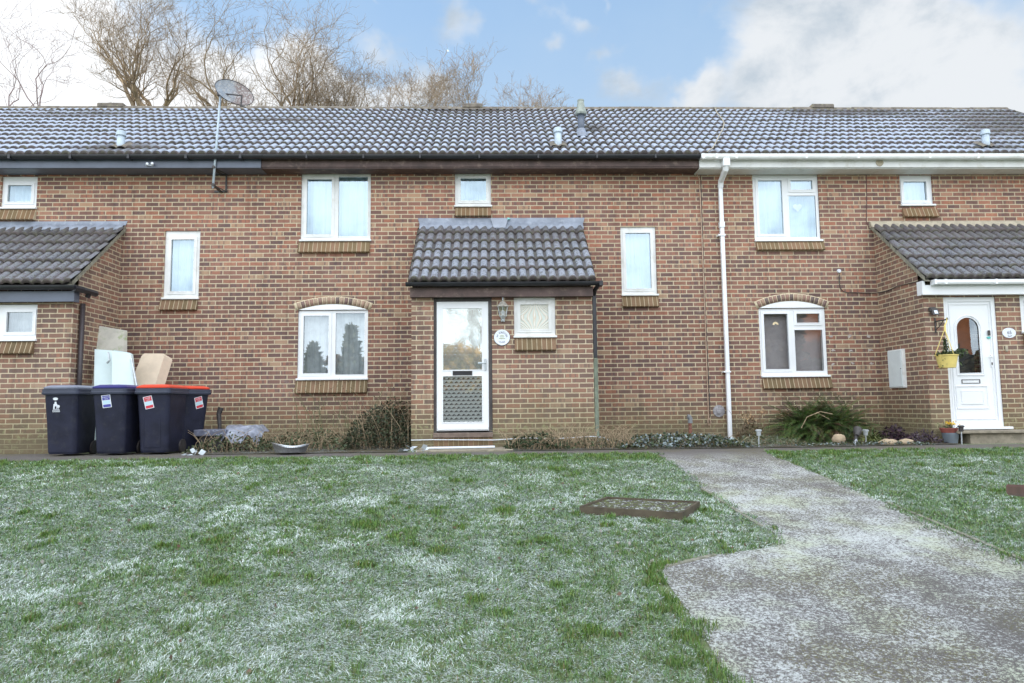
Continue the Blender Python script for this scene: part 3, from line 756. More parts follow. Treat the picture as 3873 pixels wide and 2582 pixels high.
# white swan-neck and downpipe of the right house
dp = MB()
def sqpipe(mb, pts, w_=.066):
    mb.tube(pts, w_*.62, 4)
sw = MB(); sw.box(3.96, 4.08, -.455, -.345, 4.68, 4.86, .01)
sw.tube([(4.02, -.40, 4.70), (4.02, -.38, 4.64), (4.02, -.12, 4.52), (4.02, -.075, 4.42)], .05, 10)
sw.build('swan_neck', MT['upvc'], H3, smooth=False)
dp.box(3.985, 4.053, -.105, -.04, -.01, 4.45, .008)
dp.box(3.975, 4.063, -.115, -.03, 3.70, 3.80, .006); dp.box(3.94, 4.066, -.117, -.005, 3.55, 3.58); dp.box(3.94, 4.066, -.117, -.005, 1.17, 1.195)
dp.build('downpipe', MT['upvc'], H3)

# ------------------------------------------------------------------ porches
PYF = -1.30
def porch(house, xl, xr, holes, sides, tl, tr, wz=2.44):
    """xl..xr front wall; sides: which side walls exist; roof eave tiles tl..tr"""
    mb = MB(); mb.plate(xl, xr, -.3, wz, holes, PYF, PYF+.11)
    for s_ in sides:
        x = xl if s_ == 'l' else xr
        q = [(x, PYF+.11, -.3), (x, 0.0, -.3), (x, 0.0, 3.66), (x, PYF+.11, 2.68)]
        mb.poly(q if s_ == 'r' else q[::-1])
    pw = mb.build('porch_wall', MT['porchbrick'], house)
    rf = tiles('porch_roof', MT['tile'] if house is H2 else MT['tiledark'], tl, tr, -1.48, 2.525, -.03, 3.735, .325, house, int(abs(xl*10)), xoff=(tl+.01))
    ud = MB(); ud.poly([(tl+.02, -1.45, 2.50), (tr-.02, -1.45, 2.50), (tr-.02, 0, 3.70), (tl+.02, 0, 3.70)]); ud.build('roof_underside', MT['darkwood'], rf)
    return pw, rf
def verge_strip(house, x, sgn, mt='verge'):
    rng = random.Random(int(abs(x)*77)); v = MB(); n = 18
    for i in range(n):
        s0, s1 = i/n, (i+1)/n
        y0, y1 = -1.47+1.45*s0, -1.47+1.45*s1; z0, z1 = 2.525+1.21*s0, 2.525+1.21*s1
        o0 = x+sgn*rng.uniform(.004, .012)
        v.poly([(o0, y0, z0-.045), (o0, y1, z1-.045), (o0, y1, z1+.035), (o0, y0, z0+.035)][::(1 if sgn < 0 else -1)])
    v.poly([(x, -1.47, 2.485), (x, 0, 3.70), (x-sgn*.08, 0, 3.70), (x-sgn*.08, -1.47, 2.485)])
    v.build('verge', MT[mt], house)

# centre porch
pw2, pr2 = porch(H2, -1.237, 1.540, [(-.90, -.008, .04, 2.44), (.33, .970, 1.70, 2.30)], ('l', 'r'), -1.262, 1.572)
verge_strip(pr2, 1.574, 1); verge_strip(pr2, -1.264, -1)
def flashing(parent, x0, x1, ztop, zbot, ybot, flare=.0, name='lead_flashing', m=None):
    n = int((x1-x0)/.02); X = np.linspace(x0, x1, n); rows = []
    xt = np.linspace(x0-flare, x1+flare, n)
    wv = .010*np.sin((X-x0)/.15*2*pi)+.004*np.sin(X*37)
    prof = [(-.006, ztop, 0, xt), (-.016, ztop-.07, .2, X*.5+xt*.5), (-.05, zbot+.10, .6, X), (ybot, zbot, 1.0, X), (ybot+.01, zbot-.014, 1.0, X)]
    V = np.concatenate([np.stack([xx, np.full(n, y_)-.3*wv*k, np.full(n, z_)+wv*k*1.1], 1) for y_, z_, k, xx in prof])
    a = np.arange(n-1); F = np.concatenate([np.stack([a+(i+1)*n, a+1+(i+1)*n, a+1+i*n, a+i*n], 1) for i in range(len(prof)-1)])
    return np_mesh(name, V, F, m or MT['lead'], parent, smooth=True)
fl = flashing(H2, -1.245, 1.59, 3.905, 3.690, -.135, .035)
lp = MB(); n_ = 8
def fy_(z): return -.016-(3.905-z)/.215*.128-.006
for i in range(n_):
    za, zb = 3.900-.205*i/n_, 3.900-.205*(i+1)/n_; wa, wb = .155-.055*(i/n_), .155-.055*((i+1)/n_)
    lp.poly([(.135-wb, fy_(zb), zb), (.135+wb, fy_(zb), zb), (.135+wa, fy_(za), za), (.135-wa, fy_(za), za)])
    for sg in (-1, 1): lp.poly([(.135+sg*wa, fy_(za), za), (.135+sg*wb, fy_(zb), zb), (.135+sg*wb, fy_(zb)+.012, zb), (.135+sg*wa, fy_(za)+.012, za)])
lp.build('lead_patch', simple('pale lead patch', (.30, .33, .39), .42, nscale=4, namt=.15, bump=.3, bscale=22), fl)
MB().prism([(.275, 3.90), (.275, 3.86), (.33, 3.882)], -.06, -.02).build('patch_clip', simple('teal tape', (.25, .62, .58), .5), fl)
MB().box(-1.247, 1.54, PYF-.115, PYF-.085, 2.296, 2.445).build('porch_fascia', MT['brownwood'], H2)
MB().box(-1.245, 1.538, PYF-.085, PYF, 2.300, 2.312).build('porch_soffit', MT['brownwood'], H2)
g = MB(); gutter(g, -1.30, 1.66, PYF-.20, 2.502, .055); g.box(1.62, 1.675, PYF-.26, PYF-.13, 2.43, 2.51, .006); g.tube([(1.62, PYF-.2, 2.46), (1.58, PYF-.05, 2.40), (1.575, PYF+.03, 2.33)], .034, 8)
g.build('porch_gutter', MT['black'], H2)
MB().box(1.545, 1.605, PYF+.0, PYF+.06, 1.36, 2.36, .006).build('downpipe', MT['black'], H2)
MB().box(1.547, 1.607, PYF+.0, PYF+.06, .0, 1.358, .006).build('downpipe', simple('green grey weathered downpipe', (.17, .20, .15), .7, nscale=8, namt=.25, dirt=(.12, .11, .06), damt=.7), H2)
add_window(H2, .333, .967, 1.705, 2.297, [(.430, .862, 1.806, 2.190, True)], y=.03, bsill=(.338, .966, 1.475, 1.665), glass='glassdark', behind=None, wall_y=PYF, dirty=True)
# decorative obscured pane in the porch window
def deco_pane():
    m, t, b = mat('flame pattern obscured glass')
    pos = t.new('ShaderNodeNewGeometry').outputs['Position']; x, y, z = t.sep(pos)[:3]
    ax = t.m('ABSOLUTE', t.m('MULTIPLY', t.m('SUBTRACT', x, .646), 4.6)); az_ = t.m('MULTIPLY', t.m('SUBTRACT', z, 1.99), 4.8)
    r = t.m('MULTIPLY', ax, t.m('ADD', .55, t.m('MULTIPLY', t.m('MULTIPLY', az_, az_), 1.6)))
    wv = t.m('SINE', t.m('ADD', t.m('MULTIPLY', r, 26), t.m('MULTIPLY', t.noise(pos, 14, 2, .5), 3.0)))
    c = t.mix(t.smooth(wv, -.2, .6), (.62, .66, .60), (.66, .53, .40))
    c = t.mix(t.smooth(wv, .75, 1.0), c, (.80, .82, .78))
    t.put(b.inputs['Base Color'], c); b.inputs['Roughness'].default_value = .18
    t.put(b.inputs['Normal'], t.bump(wv, .5, .006)); return m
MT['deco'] = deco_pane()
MB().box(.430, .862, PYF+.035, PYF+.040, 1.806, 2.190).build('patterned_glass', MT['deco'], H2)

# centre door: dark casing, white leaf with two obscured panes
cas = MB().plate(-.898, -.010, .205, 2.40, [(-.858, -.062, .245, 2.246)], PYF+.025, PYF+.10)
cas.build('door_casing', MT['darkwood'], H2)
door = MB(); door.plate(-.855, -.064, .270, 2.243, [(-.757, -.164, 1.194, 2.140), (-.759, -.167, .405, 1.096)], PYF+.035, PYF+.075)
door.plate(-.77, -.152, 1.181, 2.153, [(-.757, -.164, 1.194, 2.140)], PYF+.028, PYF+.036); door.plate(-.772, -.154, .392, 1.109, [(-.759, -.167, .405, 1.096)], PYF+.028, PYF+.036)
door.box(-.84, -.075, PYF+.015, PYF+.036, .285, .325, .003)
door = door.build('door', MT['upvc'], H2)
def pattern_glass(gl, con):
    m, t, b = mat('cube pattern obscured glass'); t.n.remove(b); o = t.n['Material Output']
    pos = t.new('ShaderNodeNewGeometry').outputs['Position']; x, y, z = t.sep(pos)[:3]
    # tumbling-block pattern: three sets of rhombi
    v = t.m('DIVIDE', z, .055); iv = t.m('FLOOR', v); fv = t.m('SUBTRACT', v, iv)
    u = t.m('ADD', t.m('DIVIDE', x, .074), t.m('MULTIPLY', t.m('MODULO', t.m('ADD', iv, 200.0), 2.0), .5))
    fu = t.m('ABSOLUTE', t.m('SUBTRACT', t.m('FRACT', u), .5))
    up = t.m('GREATER_THAN', t.m('ADD', fv, t.m('MULTIPLY', fu, 1.1)), .62); rt = t.m('GREATER_THAN', t.m('FRACT', u), .5)
    c = t.mix(up, t.mix(rt, (.035, .040, .046), (.13, .14, .145)), (.34, .38, .37)); c = t.mix(con, c, (.40, .47, .46))
    h = t.m('ADD', t.m('MULTIPLY', up, .5), t.m('MULTIPLY', rt, .35))
    g = t.new('ShaderNodeBsdfGlossy'); g.inputs['Roughness'].default_value = .025; t.put(g.inputs['Color'], (.84, .93, .93, 1))
    t.l.new(t.bump(t.m('ADD', t.m('MULTIPLY', h, .25), t.noise(pos, 30, 2, .5)), .035, .004), g.inputs['Normal'])
    d = t.new('ShaderNodeBsdfDiffuse'); t.put(d.inputs['Color'], c)
    mx = t.new('ShaderNodeMixShader'); mx.inputs[0].default_value = gl; t.l.new(d.outputs[0], mx.inputs[1]); t.l.new(g.outputs[0], mx.inputs[2])
    t.l.new(mx.outputs[0], o.inputs[0]); return m
MT['pglass'] = pattern_glass(.62, .72); MT['pglasslow'] = pattern_glass(.40, .0)
for (a, b_, c, d) in ((-.757, -.164, 1.194, 2.140), (-.759, -.167, .405, 1.096)):
    MB().box(a, b_, PYF+.048, PYF+.054, c, d).build('pane', MT['pglass'] if c > 1.1 else MT['pglasslow'], door)
lb = MB().plate(-.61, -.314, 1.110, 1.176, [(-.598, -.326, 1.120, 1.166)], PYF+.018, PYF+.036); lb.build('letterbox', MT['darkmetal'], door)
MB().box(-.598, -.326, PYF+.026, PYF+.034, 1.120, 1.166).build('letterbox_flap', MT['black'], door)
hd = MB().box(-.128, -.096, PYF+.012, PYF+.036, 1.18, 1.36, .004); hd.tube([(-.112, PYF+.02, 1.295), (-.112, PYF-.02, 1.295), (-.13, PYF-.03, 1.294), (-.225, PYF-.028, 1.29)], .010, 8)
hd.build('handle', MT['galv'], door)
MB().box(-.905, -.005, PYF-.035, PYF+.09, .172, .244, .006).build('door_sill', simple('weathered timber door sill', (.17, .125, .10), .8, nscale=7, namt=.3, dirt=(.28, .24, .19), damt=.5), H2)
MB().box(-.90, -.010, PYF-.012, PYF+.09, .02, .170).build('brick_threshold', MT['soldierdull'], H2)
slab = MB().box(-1.10, .28, -1.98, PYF-.012, -.05, .026, .008).build('door_step', MT['concrete']); tag(slab, 'thin worn concrete slab in front of the central white glazed door', 'step')
s_ = MB().tube([(-.98, -1.75, .045), (-.5, -1.74, .047), (.02, -1.72, .05)], .016, 6).build('trim_strip', MT['white']); tag(s_, 'thin white plastic strip lying on the slab before the central door', 'strip')

# left porch
pw1, pr1 = porch(H1, -10.6, -6.329, [(-7.47, -6.858, 1.70, 2.25)], ('r',), -10.6, -6.272)
verge_strip(pr1, -6.27, 1)
flashing(H1, -10.6, -6.30, 3.868, 3.690, -.135, .05)
add_window(H1, -7.468, -6.860, 1.712, 2.238, [(-7.317, -6.932, 1.824, 2.125, True)], bsill=(-7.50, -6.875, 1.489, 1.674), wall_y=PYF, behind='net', glass='glassdark')
fb = MB().box(-10.6, -6.29, PYF-.115, PYF-.08, 2.262, 2.42); fb.box(-6.29, -6.255, PYF-.115, PYF+.02, 2.262, 2.46); fb.box(-10.6, -6.29, PYF-.08, PYF, 2.27, 2.285)
fb.build('porch_fascia', MT['greyfascia'], H1)
g = MB(); gutter(g, -10.6, -6.20, PYF-.19, 2.490, .058)
g.tube([(-6.22, PYF-.19, 2.455), (-6.18, PYF-.05, 2.45), (-6.16, -1.02, 2.44)], .05, 8); g.tube([(-6.16, -1.18, 2.44), (-6.2, -1.17, 2.36)], .038, 8)
g.build('porch_gutter', MT['black'], H1)
dpl = MB().tube([(-6.28, -1.14, .0), (-6.28, -1.14, 2.27)], .036, 10); dpl.build('downpipe', simple('dark brown downpipe', (.045, .035, .038), .45, namt=.2), H1, smooth=True)

# right porch
pw3, pr3 = porch(H3, 6.735, 10.4, [(7.05, 7.882, .20, 2.265), (8.27, 8.9, 1.68, 2.285)], ('l',), 6.682, 10.4)
verge_strip(pr3, 6.68, -1)
cf = MB(); n = 60
for i in range(n):
    x0, x1 = 6.67+3.73*i/n, 6.67+3.73*(i+1)/n; k = lambda x: .008*sin(x*42)+.004*sin(x*11)
    cf.poly([(x0, -.05, 3.80), (x1, -.05, 3.80), (x1, .0, 3.83), (x0, 0, 3.83)][::-1]); cf.poly([(x0, -.09, 3.705+k(x0)), (x1, -.09, 3.705+k(x1)), (x1, -.05, 3.80), (x0, -.05, 3.80)])
cf.poly([(6.67, 0, 3.70), (6.67, -.09, 3.70), (6.67, -.05, 3.80), (6.67, 0, 3.83)]); cf.build('cement_fillet', MT['mortar'], pr3)
fb = MB().box(6.70, 10.4, PYF-.12, PYF-.085, 2.285, 2.435); fb.box(6.655, 6.70, PYF-.12, PYF+.02, 2.285, 2.50); fb.box(6.70, 10.4, PYF-.085, PYF, 2.288, 2.30)
fb.build('porch_fascia', MT['upvc'], H3)
g = MB(); gutter(g, 6.80, 10.4, PYF-.19, 2.500, .05, box=True)
for x in (6.80, 6.96, 7.75, 8.6): g.box(x-.018, x+.018, PYF-.246, PYF-.12, 2.425, 2.505, .004)
g.build('porch_gutter', MT['upvc'], H3)
add_window(H3, 8.272, 8.90, 1.712, 2.280, [(8.40, 8.78, 1.83, 2.16, True)], wall_y=PYF, bsill=(8.28, 8.90, 1.49, 1.675), glass='glassdark')
# right door
y0 = PYF+.02
df = MB().plate(7.052, 7.880, .245, 2.262, [(7.118, 7.812, .335, 2.19)], y0, y0+.07); df.plate(7.10, 7.83, .317, 2.205, [(7.118, 7.812, .335, 2.19)], y0-.006, y0+.0); df.build('door_frame', MT['upvc'], H3)
dl = MB(); XC, HW, ZB, ZT = 7.425, .180, 1.070, 1.945
arc = [(XC+HW*cos(a), ZT-HW+HW*sin(a)) for a in [pi*i/16 for i in range(17)]]
ring = [(XC+HW, ZB)]+arc+[(XC-HW, ZB)]
# leaf as fan of quads between outline and glass opening
ox0, ox1, oz0, oz1 = 7.12, 7.81, .337, 2.188
dl.poly([(ox0, y0+.01, oz0), (ox1, y0+.01, oz0), (ox1, y0+.01, ZB), (ox0, y0+.01, ZB)])
dl.poly([(ox0, y0+.01, ZB), (XC-HW, y0+.01, ZB), (XC-HW, y0+.01, ZT-HW), (ox0, y0+.01, ZT-HW)])
dl.poly([(XC+HW, y0+.01, ZB), (ox1, y0+.01, ZB), (ox1, y0+.01, ZT-HW), (XC+HW, y0+.01, ZT-HW)])
top_pts = [(ox1+(ox0-ox1)*i/16, oz1) for i in range(17)]
for i in range(16):
    dl.poly([(arc[i][0], y0+.01, arc[i][1]), (top_pts[i][0], y0+.01, top_pts[i][1]), (top_pts[i+1][0], y0+.01, top_pts[i+1][1]), (arc[i+1][0], y0+.01, arc[i+1][1])])
dl.poly([(arc[0][0], y0+.01, arc[0][1]), (ox1, y0+.01, ZT-HW), (ox1, y0+.01, oz1)]); dl.poly([(arc[-1][0], y0+.01, arc[-1][1]), (ox0, y0+.01, oz1), (ox0, y0+.01, ZT-HW)])
def ringtube(mb, pts, r, y): mb.tube([(p[0], y, p[1]) for p in pts], r, 6)
o2 = [(XC+HW+.03, ZB-.03)]+[(XC+(HW+.03)*cos(a), ZT-HW+(HW+.03)*sin(a)) for a in [pi*i/16 for i in range(17)]]+[(XC-HW-.03, ZB-.03), (XC+HW+.03, ZB-.03)]
ringtube(dl, o2, .012, y0+.006); ringtube(dl, ring+[ring[0]], .007, y0+.008)
for (a, b_, c, d) in ((7.175, 7.675, .52, .875), (7.25, 7.60, .59, .80), (7.145, 7.785, .36, 2.155)):
    dl.plate(a, b_, c, d, [(a+.012, b_-.012, c+.012, d-.012)], y0-.002, y0+.012)
dl.box(7.262, 7.588, y0+.0, y0+.011, .602, .788, .003)
dl = dl.build('door', MT['upvc'], H3)
ag = MB(); ag.poly([(p[0], y0+.022, p[1]) for p in ring][::-1][::-1]); ag.build('pane', MT['glassdark'], dl)
bp = MB(); bp.poly([(7.2, y0+.30, .9), (7.7, y0+.30, .9), (7.7, y0+.30, 2.1), (7.2, y0+.30, 2.1)]); bp.build('inner_backing', MT['dim'], dl)
MB().plate(7.272, 7.562, .912, .974, [(7.280, 7.554, .920, .966)], y0+.0, y0+.011).build('letterbox', MT['darkmetal'], dl)
hd = MB().box(7.752, 7.780, y0-.006, y0+.011, 1.16, 1.36, .003); hd.tube([(7.766, y0, 1.325), (7.766, y0-.04, 1.325), (7.69, y0-.042, 1.322)], .009, 8); hd.build('handle', MT['upvc'], dl)
MB().box(7.755, 7.775, y0-.010, y0-.005, 1.195, 1.235).build('keyhole', MT['darkmetal'], dl)
MB().box(7.732, 7.766, y0-.022, y0-.0, 1.655, 1.735, .004).build('doorbell', MT['darkmetal'], dl)
MB().lathe((7.748, y0-.004, 1.622), [(.030, 0), (.030, .012)], 16, 'y', sx=1, sy=.55).build('door_sticker', simple('teal sticker', (.10, .50, .47), .5), dl)
MB().box(7.03, 7.945, PYF-.10, PYF+.09, .205, .243, .006).build('door_sill', MT['upvc'], H3)
st = MB().box(6.93, 10.2, -1.62, PYF, .155, .195, .006); st.box(7.15, 10.2, -1.56, PYF, -.05, .154, .006)
tag(st.build('door_step', MT['concrete']), 'raised concrete step below the white door with arched pane', 'step')

# ------------------------------------------------------------------ text helper
def text_polys(s, size):
    cu = bpy.data.curves.new('txt', 'FONT'); cu.body = s; cu.size = size; cu.align_x = 'CENTER'; cu.resolution_u = 2
    ob = bpy.data.objects.new('txt', cu); COL.objects.link(ob)
    bpy.context.view_layer.update()
    me = bpy.data.meshes.new_from_object(ob.evaluated_get(bpy.context.evaluated_depsgraph_get()))
    V = [v.co.copy() for v in me.vertices]; F = [tuple(p.vertices) for p in me.polygons]
    bpy.data.objects.remove(ob); bpy.data.curves.remove(cu); bpy.data.meshes.remove(me)
    return V, F
def put_text(mb, s, size, fn):
    V, F = text_polys(s, size); n = len(mb.v)
    mb.v += [tuple(fn(v.x, v.y)) for v in V]
    for f in F: mb.f.append(tuple(n+i for i in f)); mb.mi.append(mb.k)
def arc_text(mb, s, size, cx, cz, r, a_mid, step, y, top=True):
    n = len(s)
    for i, ch in enumerate(s):
        if ch == ' ': continue
        a = a_mid+((n-1)/2-i)*step*(1 if top else -1)
        rot = a-pi/2 if top else a+pi/2
        ox, oz = cx+r*cos(a), cz+r*sin(a)
        put_text(mb, ch, size, lambda u, v: (ox+u*cos(rot)-v*sin(rot), y, oz+u*sin(rot)+v*cos(rot)))

# ------------------------------------------------------------------ fittings on the walls
# lantern
L = thing('wall_lantern', 'old silver carriage lantern on the brick between central door and porch window', 'lantern', (.16, PYF, 2.1))
lx, ly = .160, PYF-.085
MB().lathe((lx, ly, 2.14), [(.105, 0), (.100, .010), (.058, .055), (.045, .075), (.018, .088), (.012, .10)], 6, rot=.5).build('lantern_roof', MT['concrete'] if False else simple('tarnished lantern metal', (.33, .31, .27), .55, metal=.2, nscale=25, namt=.3), L)
MB().lathe((lx, ly, 2.235), [(.010, 0), (.016, .012), (.010, .025), (.014, .038), (.006, .055)], 10).build('finial', MT['galv'], L)
cg = MB()
for k in range(6):
    a = 2*pi*k/6+.5; cg.tube([(lx+.082*cos(a), ly+.082*sin(a), 2.14), (lx+.055*cos(a), ly+.055*sin(a), 2.00)], .005, 5)
cg.build('cage_bars', MT['galv'], L)
gl = MB().lathe((lx, ly, 2.0), [(.052, 0), (.078, .139)], 6, rot=.5); gl.build('lantern_glass', glass_mat('lantern glass', (.9, .9, .88), .18, .1), L)
MB().lathe((lx, ly, 2.0), [(.012, 0), (.014, .03), (.022, .055), (.016, .085), (.004, .095)], 10).build('bulb', MT['white'], L)
MB().lathe((lx, ly, 1.925), [(.012, 0), (.018, .01), (.012, .025), (.026, .045), (.058, .070), (.060, .078)], 10).build('lantern_base', MT['galv'], L)
MB().box(lx-.03, lx+.03, PYF-.03, PYF, 1.92, 2.02, .006).tube([(lx, PYF-.02, 1.95), (lx, PYF-.05, 1.93), (lx, ly, 1.945)], .011, 6).build('bracket', MT['galv'], L)
# round name plaque
Q = thing('house_plaque', 'round white house plaque reading 64 FORESTER CLOSE beside the central door', 'plaque', (.144, PYF, 1.68))
MB().lathe((.144, PYF-.004, 1.68), [(.122, 0), (.122, -.008), (.116, -.014), (.098, -.013), (.094, -.010)], 40, 'y').build('plaque_disc', MT['white'], Q)
MB().lathe((.144, PYF-.001, 1.677), [(.127, 0), (.127, -.004)], 40, 'y').build('plaque_backing', MT['darkmetal'], Q)
tx = MB(); arc_text(tx, '64 FORESTER', .038, .144, 1.68, .062, pi/2, .268, PYF-.016); arc_text(tx, 'CLOSE', .036, .144, 1.68, .088, -pi/2, .27, PYF-.016, top=False)
for sx in (-1, 1): tx.lathe((.144+sx*.076, PYF-.015, 1.675), [(.004, 0), (.004, -.002)], 8, 'y')
tx.build('lettering', MT['printdark'], Q)
pic = MB()
pic.prism([(.10, 1.70), (.13, 1.718), (.165, 1.715), (.185, 1.695), (.16, 1.69), (.13, 1.692)][::-1], PYF-.0155, PYF-.014); pic.prism([(.09, 1.668), (.125, 1.682), (.17, 1.678), (.20, 1.66), (.15, 1.652), (.11, 1.655)][::-1], PYF-.0158, PYF-.014)
pic.build('plaque_drawing', simple('faded drawing', (.44, .48, .38), .5, nscale=60, namt=.4), Q)
# oval number plaque
Q = thing('number_plaque', 'oval white plaque reading 65 right of the door with arched pane', 'plaque', (8.055, PYF, 1.524+.0))
Qx, Qz = 8.057, 1.690
MB().lathe((Qx, PYF, Qz), [(.108, 0), (.108, -.008), (.100, -.013), (.090, -.011)], 32, 'y', sy=.74).build('plaque_disc', MT['white'], Q)
tx = MB(); put_text(tx, '65', .075, lambda u, v: (Qx+u, PYF-.0145, Qz-.018+v)); tx.build('lettering', MT['printdark'], Q); MB().tube([(Qx-.03, PYF-.0145, Qz-.045), (Qx, PYF-.0145, Qz-.052), (Qx+.035, PYF-.0145, Qz-.043)], .004, 5).build('flourish', MT['printdark'], Q)
tag(MB().box(7.975, 8.015, PYF-.02, PYF, 1.40, 1.49, .004).build('bell_push', MT['mortar']), 'small old bell push plate on brick below the oval plaque', 'bell push')
# black floodlight
fl_ = thing('floodlight', 'small black wall floodlight above the yellow hanging basket', 'floodlight', (6.86, PYF, 2.03))
MB().box(6.80, 6.90, PYF-.05, PYF, 2.03, 2.10, .008).build('housing_top', MT['darkmetal'], fl_)
hh = MB(); a = [(6.815, PYF-.05, 2.085), (6.915, PYF-.05, 2.085), (6.915, PYF-.10, 1.975), (6.815, PYF-.10, 1.975)]; b_ = [(p[0], p[1]+.045, p[2]) for p in a]
hh.poly(a); hh.poly(b_[::-1])
for i in range(4): j = (i+1) % 4; hh.poly([a[i], b_[i], b_[j], a[j]])
hh.build('lamp_body', MT['darkmetal'], fl_)
MB().poly; gg = MB(); gg.poly([(6.84, PYF-.075, 2.045), (6.893, PYF-.075, 2.045), (6.893, PYF-.0985, 1.99), (6.84, PYF-.0985, 1.99)]); gg.poly([(6.84, PYF-.078, 2.045), (6.893, PYF-.078, 2.045), (6.893, PYF-.1015, 1.99), (6.84, PYF-.1015, 1.99)]); gg.build('lens', MT['white'], fl_)
# hanging basket with bracket
br = MB().box(6.885, 6.905, PYF-.012, PYF, 1.70, 1.93); br.box(6.887, 6.903, PYF-.27, PYF, 1.865, 1.885); br.tube([(6.895, PYF, 1.74), (6.895, PYF-.10, 1.79), (6.895, PYF-.2, 1.865)], .007, 5); br.tube([(6.895, PYF-.26, 1.875), (6.895, PYF-.30, 1.90), (6.895, PYF-.315, 1.875)], .007, 5)
tag(br.build('basket_bracket', MT['darkmetal']), 'dark iron bracket on the porch wall holding the yellow hanging basket', 'bracket')
B = thing('hanging_basket', 'yellow plastic hanging basket with evergreen plants beside the right door', 'hanging basket', (6.845, PYF-.30, 1.14))
bx, by = 6.845, PYF-.30
MB().lathe((bx, by, 1.138), [(.108, 0), (.112, .004), (.148, .180), (.160, .184), (.160, .198), (.146, .198), (.14, .17)], 28).build('pot', MT['yellow'], B, smooth=False)
hg = MB()
for k in range(3):
    a = 2*pi*k/3+.6; hg.tube([(bx+.152*cos(a), by+.152*sin(a), 1.33), (bx+.012*cos(a), by+.012*sin(a), 1.70)], .006, 5)
hg.tube([(bx, by, 1.69), (bx+.005, by, 1.78), (bx+.03, by, 1.83), (bx+.045, by, 1.875), (bx+.03, by, 1.90)], [.018, .013, .010, .008, .006], 6)
hg.build('hanger', MT['yellow'], B)

# leaves helper ---------------------------------------------------
def leaves(name, P, size, cols, parent=None, m=None, aspect=.55, updir=.3, seed=3, curl=.2):
    rng = np.random.RandomState(seed); n = len(P); P = np.asarray(P, float)
    d = rng.normal(size=(n, 3)); d[:, 2] = d[:, 2]*.5+updir; d /= np.linalg.norm(d, axis=1)[:, None]
    u = rng.normal(size=(n, 3)); s = np.cross(d, u); s /= np.linalg.norm(s, axis=1)[:, None]
    nn = np.cross(s, d); L_ = (size*rng.uniform(.6, 1.3, n))[:, None] if np.isscalar(size) else (size*rng.uniform(.6, 1.3, n))[:, None]
    a = P; b_ = P+d*L_*.5+s*L_*aspect*.5+nn*L_*curl*.3; c = P+d*L_; e = P+d*L_*.5-s*L_*aspect*.5+nn*L_*curl*.3
    V = np.stack([a, b_, c, e], 1).reshape(-1, 3); F = np.arange(4*n).reshape(-1, 4)
    cc = np.asarray(cols)[rng.randint(0, len(cols), n)]*rng.uniform(.7, 1.25, n)[:, None]
    return np_mesh(name, V, F, m or MT['leaf'], parent, np.repeat(cc, 4, 0))
G1 = [(.035, .06, .022), (.05, .08, .03), (.07, .10, .035), (.03, .045, .02)]
rng = np.random.RandomState(5)
pts = []
for i in range(380):
    h = rng.rand(); r = .055*(1-h)+.008; a = rng.rand()*6.28; pts.append((bx-.01+r*cos(a)*rng.rand(), by+r*sin(a)*rng.rand(), 1.33+h*.24))
leaves('conifer_plant', pts, .035, G1, B, updir=1.0, aspect=.3)
pts = [(bx+rng.normal()*.08, by+rng.normal()*.08, 1.335+abs(rng.normal())*.02) for _ in range(260)]
for (ex, ez, nn) in ((.26, 1.38, 150), (.22, 1.28, 60), (-.15, 1.30, 40), (.19, 1.16, 30), (-.13, 1.12, 30)):
    for i in range(nn):
        k = rng.rand(); pts.append((bx+ex*k+rng.normal()*.015, by-.05+rng.normal()*.03, 1.34+(ez-1.34)*k*k+.03*sin(k*3)+rng.normal()*.012))
leaves('trailing_ivy', pts, .032, G1+[(.10, .12, .06)], B, aspect=.9, seed=8)

# meter box on the side of the right porch
mbx = thing('meter_box', 'white utility meter box on the side wall of the right porch', 'meter box', (6.7, -.52, .87))
MB().box(6.685, 6.735, -.735, -.315, .868, 1.502, .004).build('casing', MT['upvcdirty'], mbx)
MB().box(6.672, 6.684, -.70, -.325, .885, 1.485, .003).build('door', MT['pipegrey'] if False else simple('pale grey meter door', (.62, .67, .68), .5, namt=.05), mbx)
MB().lathe((6.672, -.69, 1.18), [(.008, 0), (.006, -.01)], 8, 'x').build('lock', MT['darkmetal'], mbx)

